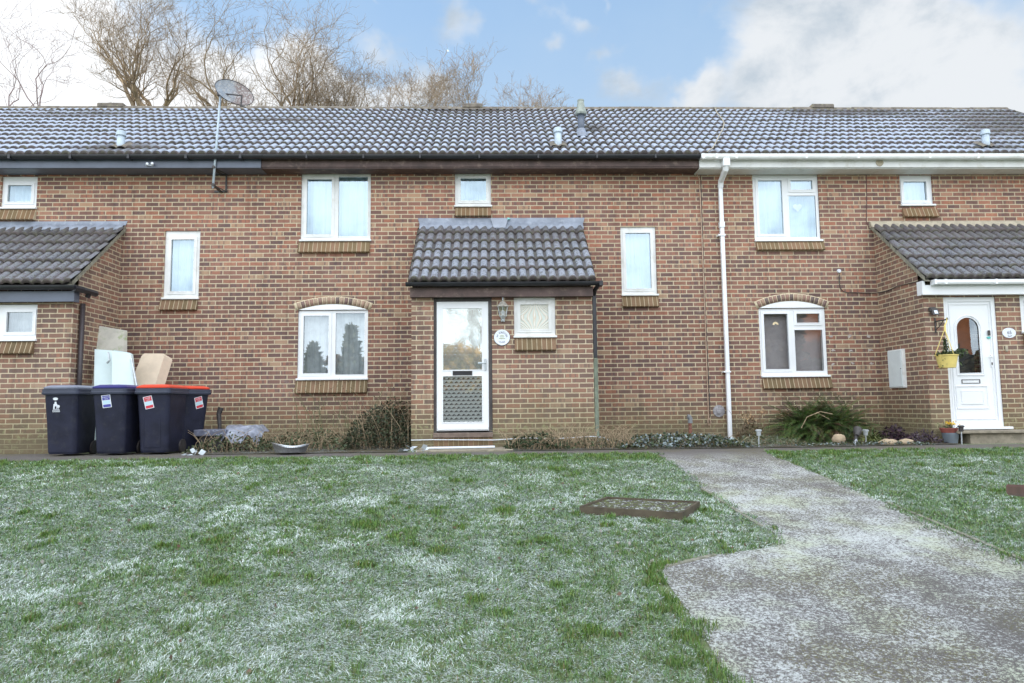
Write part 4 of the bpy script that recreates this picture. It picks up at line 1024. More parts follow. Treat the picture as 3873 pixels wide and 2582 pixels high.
# satellite dish on its pole
sdh = thing('satellite_dish', 'weathered mesh satellite dish on tall silver pole above the left eaves', 'satellite dish', (-4.6, -.36, 4.3))
MB().tube([(-4.675, -.36, 4.33), (-4.59, -.36, 6.06)], .019, 10).build('pole', MT['pipegrey'], sdh, smooth=True)
bk = MB()
for z_ in (4.69, 4.385): bk.box(-4.79, -4.57, -.012, 0, z_-.018, z_+.018); bk.box(-4.70, -4.655, -.37, -.01, z_-.01, z_+.01); bk.tube([(-4.58, -.01, z_), (-4.665, -.33, z_)], .009, 5); bk.tube([(-4.665, -.395, z_), (-4.665, -.325, z_)], .027, 8)
bk.box(-4.60, -4.575, -.03, -.01, 4.38, 4.69); bk.build('wall_bracket', MT['darkmetal'], sdh)
def dish():
    V, F, C = [], [], []; nr, na = 10, 40
    ax = Vector((.62, -.72, .30)).normalized()     # bowl opens away to the right/front
    e1 = ax.cross(Vector((0, 0, 1))).normalized(); e2 = e1.cross(ax)
    c0 = Vector((-4.37, -.33, 6.02))
    for i in range(nr+1):
        r = .33*i/nr
        for k in range(na):
            a = 2*pi*k/na; V.append(tuple(c0+e1*r*cos(a)*1.0+e2*r*sin(a)*.74-ax*(.07-.07*(i/nr)**2)))
            left_ = (e1*r*cos(a)).x; C.append((.45, .50, .55) if i < 0 else (.22, .17, .16))
    for i in range(nr):
        for k in range(na):
            k2 = (k+1) % na; F.append((i*na+k, i*na+k2, (i+1)*na+k2, (i+1)*na+k))
    m, t, b = mat('perforated dish mesh')
    pos = t.new('ShaderNodeNewGeometry').outputs['Position']; x, y, z = t.sep(pos)[:3]
    half = t.smooth(t.m('ADD', x, t.m('MULTIPLY', t.noise(pos, 9, 3, .6), .15)), -4.36, -4.27)
    c = t.mix(half, (.27, .31, .36), (.17, .12, .115)); c = t.mix(t.smooth(t.noise(pos, 30, 4, .7), .5, .62), c, (.42, .42, .42))
    t.put(b.inputs['Base Color'], c); b.inputs['Roughness'].default_value = .5
    hole = t.m('MULTIPLY', t.m('GREATER_THAN', t.m('SINE', t.m('MULTIPLY', x, 520)), -.15), t.m('GREATER_THAN', t.m('SINE', t.m('MULTIPLY', z, 520)), -.15))
    t.put(b.inputs['Alpha'], t.m('SUBTRACT', 1.0, t.m('MULTIPLY', hole, .55)))
    o = np_mesh('dish_bowl', np.array(V), np.array(F), m, sdh, smooth=True)
    rim = MB(); rim.tube([V[nr*na+k] for k in range(na)]+[V[nr*na]], .007, 6); rim.build('dish_rim', MT['darkmetal'], sdh)
    am = MB(); am.tube([(-4.63, -.36, 5.99), (-4.22, -.40, 5.93)], .014, 6); am.tube([(-4.22, -.40, 5.94), (-4.24, -.38, 5.74)], .014, 6); am.box(-4.64, -4.52, -.40, -.30, 5.93, 6.01, .01); am.tube([(-4.24, -.38, 5.76), (-4.12, -.5, 5.68)], .010, 6)
    am.build('mount_arm', MT['darkmetal'], sdh)
dish()

# twin white spotlight on the left fascia
tw = MB(); tw.tube([(-5.80, -.335, 4.74), (-5.76, -.40, 4.745)], [.018, .022], 8); tw.tube([(-5.70, -.335, 4.74), (-5.68, -.40, 4.752)], [.018, .022], 8); tw.box(-5.79, -5.69, -.345, -.335, 4.725, 4.745)
tag(tw.build('twin_bracket', MT['white']), 'small twin white cable bracket on the grey fascia of the left house', 'bracket')
tag(MB().lathe((6.731, -.336, 4.772), [(.065, 0), (.065, -.012), (.045, -.014), (.04, -.006)], 18, 'y').build('fascia_vent', MT['mortar']), 'round cream vent outlet set in the white fascia', 'vent')

# roof terminals
def terminal(x, y, z0, z1, label, name='roof_vent'):
    o = thing(name, label, 'roof vent', (x, y, z0), 'grey vent pipes on the frosted roof')
    MB().lathe((x, y, z0-.12), [(.065, 0), (.062, z1-z0+.06)], 16).build('pipe', MT['pipegrey'], o, smooth=True)
    MB().lathe((x, y, z1-.08), [(.080, 0), (.082, .01), (.070, .085), (.035, .10)], 16).build('cap', MT['pipegrey'], o)
    fl2 = MB(); n = 14
    for i in range(n):
        xa, xb = x-.15+.30*i/n, x-.15+.30*(i+1)/n; ha, hb = .05+.03*abs(sin((xa-x)*21)), .05+.03*abs(sin((xb-x)*21))
        fl2.poly([(xa, y-.13, z0-.088+ha), (xb, y-.13, z0-.088+hb), (xb, y+.13, z0+.088+hb), (xa, y+.13, z0+.088+ha)])
    fl2.build('base_flashing', MT['ridge'], o)
terminal(-6.40, -.05, 5.14, 5.44, 'grey roof vent pipe left of the satellite dish pole')
terminal(1.185, .0, 5.18, 5.52, 'grey roof vent pipe below and left of the tall flue terminal')
terminal(8.86, -.04, 5.16, 5.47, 'grey roof vent pipe above the right porch')
fz = thing('flue_terminal', 'tall boiler flue terminal with pale conical cap near the roof ridge', 'flue', (1.715, .86, 5.75))
MB().lathe((1.715, .86, 5.70), [(.062, 0), (.062, .50)], 16).build('pipe', simple('dark grey flue', (.11, .13, .17), .45, namt=.1), fz, smooth=True)
MB().lathe((1.715, .86, 5.70), [(.17, -.03), (.15, .05), (.09, .10), (.075, .16)], 16).build('collar', MT['lead'], fz)
MB().lathe((1.715, .86, 6.14), [(.105, 0), (.115, .03), (.105, .06), (.085, .12), (.060, .26), (.066, .27), (.066, .29)], 16).build('cap', simple('pale green grey flue cap', (.30, .33, .29), .6, nscale=14, namt=.2), fz)
# white cable on the roof
cb = MB().tube([(4.97, 2.87, 7.16), (4.85, 2.42, 6.87), (4.77, 1.86, 6.49), (4.67, 1.47, 6.23), (4.49, 1.04, 5.94), (4.23, .52, 5.59), (3.98, 0, 5.24), (3.85, -.25, 5.07), (3.70, -.42, 4.94)], .011, 5)
tag(cb.build('roof_cable', MT['mortar']), 'loose pale cable lying down the frosted roof tiles to the gutter', 'cable')
# copper overflow pipe
cp = MB().tube([(3.60, -.06, 4.70), (3.665, -.03, 4.60), (3.672, -.03, 4.2), (3.68, -.03, 2.175), (3.675, -.03, .40), (3.66, -.03, .33), (3.672, -.03, .28), (3.70, -.03, .28), (3.712, -.03, .33), (3.69, -.03, .39)], .0095, 6)
tag(cp.build('wall_pipe', simple('dull copper pipe', (.42, .30, .22), .5, metal=.3, nscale=12, namt=.2)), 'thin copper coloured pipe running down the brick to a hooked end', 'pipe')
db = MB(); db.tube([(3.70, -.012, 4.66), (3.692, -.012, 3.0), (3.712, -.012, .42)], .006, 5); tag(db.build('wall_cable', MT['darkmetal']), 'thin dark cable clipped beside the copper coloured wall pipe', 'cable')
rp = thing('stand_pipe', 'short rusty pipe with grey elbow standing in the bed', 'pipe', (3.29, -.25, 0))
MB().tube([(3.285, -.25, 0), (3.295, -.25, .34)], .030, 10).build('pipe', MT['rust'], rp); MB().tube([(3.295, -.25, .32), (3.297, -.25, .40), (3.285, -.25, .425), (3.25, -.25, .43)], .040, 10).build('elbow', simple('grey elbow', (.20, .21, .22), .6), rp)
fc = MB().lathe((3.868, 0, .515), [(.105, 0), (.100, -.012), (.05, -.016), (.045, -.03), (.0, -.032)], 20, 'y'); tag(fc.build('vent_plate', simple('dull round metal plate', (.28, .27, .28), .5, metal=.2, nscale=30, namt=.25)), 'round grey metal vent plate low on the wall by the white downpipe', 'vent')
# cables by the right porch
ch = thing('cable_entry', 'white junction knob with black cable looping down the brick toward the right porch', 'cable', (6.08, 0, 2.93))
MB().lathe((6.081, 0, 2.935), [(.035, 0), (.030, -.03)], 12, 'y').build('junction_knob', MT['white'], ch)
MB().tube([(6.085, -.012, 2.91), (6.078, -.012, 2.75), (6.085, -.012, 2.64), (6.13, -.012, 2.575), (6.187, -.012, 2.555), (6.45, -.012, 2.545), (6.70, -.012, 2.54), (6.722, -.03, 2.54), (6.722, -.33, 2.52), (6.722, -.64, 2.55), (6.722, -1.25, 2.53)], .007, 5).build('cable', MT['darkmetal'], ch)
tag(MB().tube([(6.671, -.008, 4.67), (6.65, -.008, 4.2), (6.624, -.008, 3.80), (6.66, -.02, 3.72)], .006, 5).build('wall_cable', simple('maroon cable', (.10, .04, .045), .6)), 'thin maroon cable dropping from white fascia to the right porch roof', 'cable')
wc = MB().tube([(-1.235, PYF-.012, .14), (-.9, PYF-.04, .145), (0, PYF-.04, .13), (.5, PYF-.012, .15), (1.0, PYF-.012, .14), (1.5, PYF-.012, .165), (1.66, PYF-.03, .15), (1.75, PYF, .10)], .007, 5)
tag(wc.build('base_cable', MT['white']), 'white cable sagging along the foot of the central porch', 'cable')
# filled holes in the brick
rng = random.Random(4)
for (x, z) in ((5.893, 1.789), (6.210, 1.786), (6.546, 1.784), (5.903, 1.544), (6.219, 1.532), (6.573, 1.543), (5.885, 1.296), (6.239, 1.311), (6.573, 1.304)):
    p = []; n = 13
    for k in range(n): a = 2*pi*k/n; r = .034*rng.uniform(.35, 1.25); p.append((x+r*cos(a)*1.25, z+r*sin(a)*.8))
    MB().prism(p[::-1], -.004, .0).build('mortar_patch', MT['upvcdirty'] if rng.random() < .0 else MT['mortarpale'] if 'mortarpale' in MT else MT.setdefault('mortarpale', simple('pale filler', (.42, .38, .35), .8, nscale=40, namt=.35)), H3)
for (x, z, w_) in ((-3.05, 2.585, 0), (-2.41, 2.585, 0), (4.93, 2.585, 0), (5.52, 2.585, 0)):
    MB().box(x-.006, x+.006, -.004, .003, z-.03, z+.03).build('weep_slot', MT['darkmetal'], H2 if x < 0 else H3)

# ------------------------------------------------------------------ wheelie bins
def bin_(cx, cy, rot, lidm, label, panel=False):
    o = thing('wheelie_bin', label, 'wheelie bin', (cx, cy, .004), 'wheelie bins beside the left porch'); o.rotation_euler.z = rot
    def ring(w_, d, z, r=.05, yo=0):
        p = []
        for (sx, sy, a0) in ((1, 1, 0), (-1, 1, 90), (-1, -1, 180), (1, -1, 270)):
            for k in range(5):
                a = radians(a0+90*k/4); p.append((sx*(w_/2-r)+r*cos(a), yo+sy*(d/2-r)+r*sin(a), z))
        return p
    def loft(rings, cap=True):
        mb = MB(); n = len(rings[0])
        for r in rings: mb.v += r
        for i in range(len(rings)-1):
            for k in range(n): k2 = (k+1) % n; mb.f.append((i*n+k, i*n+k2, (i+1)*n+k2, (i+1)*n+k)); mb.mi.append(0)
        mb.f.append(tuple(range(n))[::-1]); mb.f.append(tuple((len(rings)-1)*n+k for k in range(n))); mb.mi += [0, 0]
        return mb
    b_ = loft([ring(.385, .47, .03, .06, .02), ring(.40, .49, .06, .06, .02), ring(.425, .53, .45, .055, .01), ring(.46, .60, .86, .05)])
    z0 = (0, 0, 0)
    body = b_.build('body', MT['binbody'], o, loc=z0)
    if panel:
        pm = MB(); pts_ = [(-.13, .10), (.10, .10), (.10, .52), (.075, .56), (-.105, .56), (-.13, .52)]
        for k in range(6):
            a, c = pts_[k], pts_[(k+1) % 6]
            yy = lambda z: -(.47/2-.02+(.60-.47)/2*(z-.03)/.83)-.004
            pm.tube([(a[0], yy(a[1]), a[1]), (c[0], yy(c[1]), c[1])], .008, 5)
        pm.build('front_panel', MT['binbody'], o, loc=z0)
    rm = loft([ring(.46, .60, .845, .05), ring(.515, .66, .86, .05), ring(.52, .67, .885, .05), ring(.505, .655, .893, .05), ring(.51, .66, .93, .05), ring(.48, .63, .937, .05)])
    rm.build('rim', MT['binrim'], o, loc=z0)
    ld = loft([ring(.47, .65, .938, .05), ring(.475, .66, .955, .05), ring(.43, .60, .972, .05), ring(.36, .50, .988, .05), ring(.10, .20, .996, .04)])
    ld.tube([(-.15, .30, .975), (-.15, .37, .96), (.15, .37, .96), (.15, .30, .975)], .013, 6); ld.build('lid', lidm, o, loc=z0)
    for sx in (-1, 1):
        MB().lathe((sx*.20, .22, .10), [(.10, -.025), (.10, .025)], 16, 'x').build('wheel', MT['darkmetal'], o, loc=z0)
    MB().tube([(-.2, .22, .10), (.2, .22, .10)], .012, 6).build('axle', MT['darkmetal'], o, loc=z0)
    MB().tube([(-.17, .34, .90), (-.17, .40, .91), (.17, .40, .91), (.17, .34, .90)], .014, 6).build('handle', MT['binbody'], o, loc=z0)
    return o
def fy(z): return -(.235-.02+.05*(z-.03)/.42) if z < .45 else -(.255+.045*(z-.45)/.41)
def on_front(mb, pts, cx, cz, ang, lift):
    ca, sa = cos(ang), sin(ang); P = []
    for (u, v) in pts:
        x = cx+u*ca-v*sa; z = cz+u*sa+v*ca; P.append((x, fy(z)-lift, z))
    mb.poly(P)
def sticker(o, main, cx, cz, ang, word, word2):
    R = lambda a, b_, c, d: [(a, c), (b_, c), (b_, d), (a, d)]
    mb = MB(); on_front(mb, R(-.062, .062, -.088, .088), cx, cz, ang, .007); s_ = mb.build('sticker', MT['white'], o, loc=(0, 0, 0))
    mb = MB(); on_front(mb, R(-.052, .052, .018, .080), cx, cz, ang, .0085); on_front(mb, R(-.052, .052, -.080, -.042), cx, cz, ang, .0085)
    mb.build('sticker_print', main, s_, loc=(0, 0, 0))
    mb = MB(); on_front(mb, R(-.048, .048, -.036, .012), cx, cz, ang, .0085); mb.build('sticker_panel', simple('pale blue print', (.52, .72, .80), .5, namt=.03), s_, loc=(0, 0, 0))
    mb = MB(); ca, sa = cos(ang), sin(ang)
    def f(du, dv):
        def g_(u, v):
            U_2, V_2 = u+du, v+dv; x = cx+U_2*ca-V_2*sa; z = cz+U_2*sa+V_2*ca; return (x, fy(z)-.010, z)
        return g_
    put_text(mb, word, .027, f(0, .050)); put_text(mb, word2, .022, f(0, .026))
    mb.build('sticker_text', MT['white'], s_, loc=(0, 0, 0))
b1 = bin_(-6.025, -1.715, 0, MT['lidgrey'], 'charcoal wheelie bin with grey lid and white castle emblem')
b2 = bin_(-5.36, -1.71, 0, MT['lidblue'], 'charcoal wheelie bin with dark blue lid and blue sticker')
b3 = bin_(-4.80, -1.62, 0, MT['lidred'], 'charcoal wheelie bin with red lid and red sticker facing the lawn', panel=True)
b4 = bin_(-4.76, -.98, radians(54), MT['lidred'], 'charcoal wheelie bin with red lid turned aside, behind the other red one', panel=True)
sticker(b2, MT['printblue'], -.03, .755, .12, 'PLASTIC', 'CANS')
sticker(b3, MT['printred'], -.055, .735, .22, 'PAPER', 'CARD')
sticker(b4, MT['printred'], .06, .735, .28, 'PAPER', 'CARD')
em = MB()   # castle-and-tree emblem with lozenge above and two text lines below
E0 = (-.055, .70)
def epoly(pts): on_front(em, pts, E0[0], E0[1], 0, .0075)
epoly([(-.040, -.04), (-.018, -.04), (-.018, -.015), (-.005, -.002), (.006, -.015), (.006, -.04), (.016, -.04), (.020, .02), (.010, .028), (.008, .058), (.002, .048), (-.003, .064), (-.010, .048), (-.018, .058), (-.020, .030), (-.034, .022)])
epoly([(.018+.022*cos(a)*1.05+.012, -.008+.020*sin(a)) for a in [2*pi*k/12 for k in range(12)]]); epoly([(.026, -.04), (.034, -.04), (.034, -.02), (.026, -.02)])
epoly([(-.040, -.050), (.045, -.050), (.045, -.045), (-.04, -.043)])
epoly([(-.005+.036*cos(a), .096+.020*sin(a)) for a in [2*pi*k/16 for k in range(16)]])
for zz in (-.066, -.086):
    for k in range(9): epoly([(-.050+.0115*k, zz), (-.0415+.0115*k, zz), (-.0415+.0115*k, zz+.010), (-.050+.0115*k, zz+.010)])
em.build('emblem', MT['white'], b1, loc=(0, 0, 0))

# ------------------------------------------------------------------ dumped panels behind the bins
def slab_(name, corners, depth, m, label, cat, dy=0.0):
    """four front corners (x,y,z) + thickness along +y"""
    mb = MB(); a = [Vector(c) for c in corners]; b_ = [p+Vector((depth[0], depth[1], depth[2])) for p in a]
    mb.poly(a); mb.poly(b_[::-1])
    for i in range(len(a)): j = (i+1) % len(a); mb.poly([a[i], b_[i], b_[j], a[j]])
    return tag(mb.build(name, m), label, cat)
algae = simple('algae stained white board', (.50, .48, .42), .7, nscale=6, namt=.12, dirt=(.30, .36, .18), damt=.85)
slab_('weathered_board', [(-6.30, -.85, .02), (-5.86, -.62, .02), (-6.00, -.46, 1.93), (-6.44, -.62, 2.01)], (.03, .05, 0), algae, 'algae stained white board leaning in the corner behind the bins', 'board')
pb = simple('pale blue white panel', (.62, .74, .74), .45, nscale=4, namt=.04)
slab_('white_panel', [(-6.02, -1.15, .02), (-5.78, -1.08, .02), (-5.93, -.86, 1.565), (-6.19, -.93, 1.585)], (.02, .06, 0), pb, 'pale panel leaning left of the folded one, behind the bins', 'panel')
c_ = thing('folded_panel', 'pale folded appliance panel with grey edge strip, in front of the algae stained board', 'panel', (-5.7, -1.1, 0))
q = MB(); aa = [Vector((-5.72, -1.2, .02)), Vector((-5.33, -1.12, .02)), Vector((-5.62, -.95, 1.50)), Vector((-5.66, -.96, 1.525)), Vector((-5.85, -1.0, 1.565)), Vector((-5.885, -1.0, 1.55))]; bb = [p+Vector((.0, .07, 0)) for p in aa]
q.poly(aa); q.poly(bb[::-1])
for i in range(6): q.poly([aa[i], bb[i], bb[(i+1) % 6], aa[(i+1) % 6]])
q.build('sheet', pb, c_); MB().tube([(-5.60, -.97, 1.44), (-5.42, -1.10, .95), (-5.30, -1.15, .4)], .014, 6).build('edge_strip', MT['galv'], c_); MB().tube([(-5.93, -1.02, 1.53), (-5.90, -1.03, 1.40), (-5.94, -1.02, 1.36)], .016, 6).build('bracket', MT['galv'], c_)
dr = [(-5.80, -.95, .02), (-5.62, -.9, .02), (-5.27, -.56, 1.50), (-5.30, -.555, 1.535), (-5.60, -.56, 1.54), (-5.64, -.565, 1.51)]
dr = [(-5.98, -.95, .02), (-5.50, -.95, .02), (-5.27, -.60, 1.50), (-5.29, -.59, 1.535), (-5.59, -.59, 1.54), (-5.63, -.60, 1.50)]
slab_('cream_cushion_board', dr, (.085, .10, -.07), simple('cream foam board', (.62, .52, .40), .8, nscale=6, namt=.08), 'cream foam block leaning at an angle behind the red lidded bins', 'foam block')

# ------------------------------------------------------------------ things in the beds
# stems helper
def stems(mb, cx, cy, n, rx, ry, h, lean, r=.004, seed=0, z=0.0):
    rn = random.Random(seed)
    for _ in range(n):
        x, y = cx+rn.uniform(-rx, rx), cy+rn.uniform(-ry, ry); hh = h*rn.uniform(.35, 1.1); a = rn.uniform(0, 6.28); l = lean*rn.uniform(.2, 1.2)*hh
        dx, dy = cos(a)*l, sin(a)*l*.5; k = rn.uniform(-.15, .15)
        mb.tube([(x, y, z), (x+dx*.3+k*.1, y+dy*.3, z+hh*.5), (x+dx*.8, y+dy*.8, z+hh*.85), (x+dx*1.3, y+dy, z+hh)], [r, r*.9, r*.7, r*.4], 4, False)
straw = simple('dry straw stems', (.33, .25, .16), .9, nscale=20, namt=.4); dstem = simple('brown stems', (.13, .10, .065), .9, nscale=20, namt=.3)
G2 = [(.055, .075, .035), (.04, .06, .03), (.075, .095, .045), (.10, .11, .06), (.11, .085, .05)]
G3 = G2+[(.30, .36, .38), (.20, .24, .24)]
rngn = np.random.RandomState(11)
def heap(cx, cy, rx, ry, h, n, pw=1.5):
    u = rngn.uniform(-1, 1, n); v = rngn.uniform(-1, 1, n); k = np.clip(1-u*u, 0, 1)**.5*np.clip(1-v*v*.6, 0, 1)
    return np.stack([cx+u*rx, cy+v*ry, .02+rngn.rand(n)**.8*h*k], 1)
def plant(name, label, cat, heap_args, cols, size, nst, sth, lean, seed, sm=None, group=None, aspect=.6):
    o = thing(name, label, cat, (heap_args[0], heap_args[1], 0), group)
    leaves('foliage', heap(*heap_args), size, cols, o, seed=seed, aspect=aspect)
    if nst:
        mb = MB(); stems(mb, heap_args[0], heap_args[1], nst, heap_args[2]*.95, heap_args[3]*.8, sth, lean, seed=seed); mb.build('stems', sm or straw, o)
    return o
plant('bramble_patch', 'low bramble and dead weeds around the dark slab beside the bins', 'bramble', (-3.85, -1.3, .55, .5, .26, 900), G2, .05, 70, .32, .8, 21)
plant('bramble_patch', 'tangled weeds behind the foil tray under the arched window', 'bramble', (-2.80, -1.0, .65, .6, .30, 1200), G2, .045, 110, .34, .9, 22)
plant('bramble_patch', 'tall bramble thicket with dry stalks against the left side of central porch', 'bramble', (-1.75, -.85, .52, .6, .66, 3600), [(.04, .055, .028), (.055, .07, .035), (.07, .06, .035), (.03, .035, .02)], .045, 75, .75, .5, 23)
# darker climber against the wall by the porch
plant('ivy_bush', 'dark leafy climber in the corner between wall and central porch', 'climber', (-1.62, -.22, .42, .18, .80, 1800), [(.03, .045, .02), (.045, .06, .028), (.05, .045, .025)], .05, 30, .95, .3, 24)
# wispy weeds in front of the wall
wm = thing('wispy_weed', 'thin green weed stems rising before the wall below the arched window', 'weed', (-2.5, -.6, 0))
mb = MB(); stems(mb, -2.35, -.55, 34, .75, .2, 1.15, .35, r=.0035, seed=31); mb.build('stems', simple('green weed stems', (.12, .13, .06), .9), wm)
P = []
for _ in range(240): P.append((-2.35+random.uniform(-.8, .8), -.6+random.uniform(-.2, .2), random.uniform(.35, 1.05)))
leaves('foliage', P, .03, G2, wm, seed=33)
plant('dry_weeds', 'bleached dead weed stalks at the right corner of the central porch', 'weeds', (1.45, -1.62, .65, .25, .16, 700), G2, .04, 190, .34, .8, 25)
plant('dry_weeds', 'dead twigs and bramble just right of the central door step', 'weeds', (.62, -1.62, .45, .28, .22, 700), [(.035, .05, .025), (.05, .07, .03)], .05, 70, .30, 1.2, 26)
plant('ground_cover', 'low frosted leafy ground cover between porch and white downpipe', 'ground cover', (2.75, -1.35, .95, .6, .18, 3800), G3, .045, 50, .18, 1.2, 27, aspect=.8)
plant('grass_tuft', 'frosted grassy weeds at the foot of the white downpipe', 'weeds', (4.1, -1.3, .55, .6, .12, 1800), [(.06, .09, .03), (.10, .11, .05), (.25, .28, .22)], .06, 60, .12, 1.0, 28, aspect=.12)
hyo = plant('hydrangea', 'dried hydrangea with papery brown flower heads left of the fern bush', 'shrub', (4.15, -.65, .22, .2, .38, 160), [(.13, .085, .05), (.09, .07, .035)], .06, 26, .50, .4, 29, dstem)
hyd = leaves('flower_heads', np.concatenate([np.array([4.10, -.75, .42])+rngn.normal(size=(90, 3))*.045, np.array([4.78, -.6, .44])+rngn.normal(size=(90, 3))*.04, np.array([4.3, -.8, .50])+rngn.normal(size=(30, 3))*.03]), .03, [(.40, .28, .15), (.34, .22, .12)], hyo, seed=9, aspect=.9)
# fern-like bush
def fern_bush():
    o = thing('fern_bush', 'wide feathery green evergreen bush under the right arched window', 'bush', (5.35, -.75, 0))
    V, F, C = [], [], []; rn = random.Random(5)
    for f in range(620):
        az_ = rn.uniform(0, 2*pi); el_ = rn.uniform(.15, 1.5)
        L_ = rn.uniform(.6, 1.2); bx0, by0 = 5.28+rn.uniform(-.42, .42), -.72+rn.uniform(-.2, .2)
        ddx, ddy = cos(az_), sin(az_)*.55; ns = 13; p = Vector((bx0, by0, rn.uniform(.02, .25))); e = el_+.1
        g0 = rn.choice([(.045, .075, .022), (.06, .10, .028), (.085, .135, .035), (.03, .05, .018), (.11, .16, .045), (.10, .065, .04)]); 
        for k in range(ns):
            step = L_/ns*(1.1 if el_ < .5 else .8); d = Vector((ddx*cos(e), ddy*cos(e), sin(e))); q_ = p+d*step; e -= .085+.05*rn.random()
            side = d.cross(Vector((0, 0, 1)));  side = side.normalized() if side.length > .01 else Vector((1, 0, 0))
            wl = .085*sin(pi*min(1, (k+1.2)/(ns+.5)))+.008
            for s2 in (-1, 1):
                for h2 in (0, .5):
                    b0 = p+d*step*h2; tip = b0+side*s2*wl+d*wl*.75-Vector((0, 0, wl*.25)); mid = (b0+tip)/2; wv = d*.007
                    n = len(V); V.extend([tuple(b0), tuple(mid+wv), tuple(tip), tuple(mid-wv)]); F.append((n, n+1, n+2, n+3)); c = tuple(ch*rn.uniform(.75, 1.25) for ch in g0); C.extend([c]*4)
            p = q_
            if p.z < .02: break
    np_mesh('foliage', np.array(V), np.array(F), MT['leaf'], o, np.array(C))
    mb = MB(); mb.tube([(4.75, -1.2, .25), (4.85, -1.2, .42), (5.05, -1.22, .50), (5.25, -1.2, .46)], .006, 5); mb.tube([(5.0, -1.2, .49), (5.2, -1.2, .38)], .004, 4); mb.build('bare_twig', straw, o)
fern_bush()
def rock(name, c, s_, label, sd=1):
    rn = random.Random(sd); mb = MB(); N, K = 8, 12
    pr = []
    for i in range(N+1):
        th = pi*i/N; row = []
        for k in range(K):
            a = 2*pi*k/K; f = 1+rn.uniform(-.13, .13); row.append((c[0]+s_[0]*sin(th)*cos(a)*f, c[1]+s_[1]*sin(th)*sin(a)*f, c[2]+s_[2]*cos(th)*f))
        mb.v += row
    for i in range(N):
        for k in range(K): k2 = (k+1) % K; mb.f.append((i*K+k, (i+1)*K+k, (i+1)*K+k2, i*K+k2)); mb.mi.append(0)
    return tag(mb.build(name, MT['stone'], smooth=True), label, 'rock')
rock('rock', (5.25, -1.36, .08), (.10, .07, .08), 'pale rock half hidden at the foot of the fern bush', 3)
rock('rock', (5.86, -1.62, .03), (.15, .09, .06), 'flat sandy rock at the bed edge left of the purple plant', 4)
rock('rock', (6.12, -1.64, .035), (.12, .08, .055), 'pale flat rock in front of the purple plant', 5)
# strappy plant, purple plant
def blades_plant(name, label, cat, c, n, L_, cols, wdt=.02, sd=1, arch_=1.0):
    V, F, C = [], [], []; rn = random.Random(sd)
    for _ in range(n):
        a = rn.uniform(0, 6.28); l = L_*rn.uniform(.6, 1.1); e = rn.uniform(.5, 1.45); p = Vector(c)+Vector((rn.uniform(-.05, .05), rn.uniform(-.04, .04), 0)); col = rn.choice(cols); ns = 7
        base_ = len(V); sdv = Vector((-sin(a), cos(a), 0))
        for k in range(ns+1):
            w_ = wdt*(1-(k/ns)**2)*.5+.001; V.extend([tuple(p+sdv*w_), tuple(p-sdv*w_)]); C.extend([col, col])
            p = p+Vector((cos(a)*cos(e), sin(a)*cos(e), sin(e)))*l/ns; e -= .28*arch_
            if p.z < .015: p.z = .015
        for k in range(ns): F.append((base_+2*k, base_+2*k+1, base_+2*k+3, base_+2*k+2))
    return tag(np_mesh(name, np.array(V), np.array(F), MT['leaf'], None, np.array(C)), label, cat)
blades_plant('strap_plant', 'green strap leaved plant between fern bush and purple plant', 'plant', (5.80, -1.3, .02), 60, .42, [(.06, .09, .03), (.12, .15, .05), (.20, .22, .09)], .022, 2)
blades_plant('strap_plant', 'small yellow green strap plant at the edge left of the purple plant', 'plant', (5.66, -1.45, .02), 30, .28, [(.16, .19, .06), (.22, .24, .08)], .018, 3)
plant('purple_plant', 'dark purple leafed plant against the side wall of the right porch', 'plant', (6.10, -1.35, .20, .2, .26, 700), [(.045, .022, .035), (.07, .035, .055), (.03, .02, .025)], .05, 14, .25, .5, 41, dstem)
plant('purple_plant', 'spikier greyish purple plant nearest the right porch corner', 'plant', (6.48, -1.45, .20, .2, .20, 420), [(.06, .035, .055), (.13, .10, .13), (.04, .03, .04)], .07, 22, .2, 1.0, 42, dstem, aspect=.2)
plant('ground_cover', 'thin frosted creeping plants along the bed edge below the fern bush', 'ground cover', (5.4, -1.78, 1.0, .14, .045, 900), G3, .03, 0, 0, 0, 43)
# solar stakes
def stake(x, y, z0, z1, label, dark=False):
    o = thing('solar_light', label, 'solar light', (x, y, z0), 'solar stake lights along the beds'); hm = MT['darkmetal'] if dark else MT['galv']
    MB().tube([(x, y, z0), (x+.005, y, z1-.10)], .009, 8).build('stake', MT['galv'], o)
    MB().lathe((x+.005, y, z1-.10), [(.024, 0), (.030, .004), (.034, .062), (.046, .066), (.046, .085), (.030, .092)], 14).build('lamp_head', hm, o)
stake(3.83, -1.85, .0, .27, 'silver solar stake light in front of the white downpipe')
stake(5.56, -1.55, .0, .24, 'silver solar stake light between the fern bush and strap plants')
stake(6.93, -1.68, .0, .29, 'solar stake light with dark head beside the stacked plant pots', True)
spt = thing('garden_spotlight', 'black garden spotlight tilted on a stake at the bed edge', 'garden light', (5.33, -1.72, 0))
MB().tube([(5.31, -1.72, 0), (5.33, -1.72, .16)], [.035, .022], 8).build('stake', MT['darkmetal'], spt); MB().tube([(5.33, -1.74, .15), (5.36, -1.70, .20), (5.39, -1.66, .24)], [.03, .058, .062], 12).build('lamp_head', MT['darkmetal'], spt); MB().tube([(5.30, -1.75, .02), (5.29, -1.76, .08), (5.31, -1.76, .10), (5.32, -1.76, .07)], .008, 5).build('clip', MT['white'], spt)
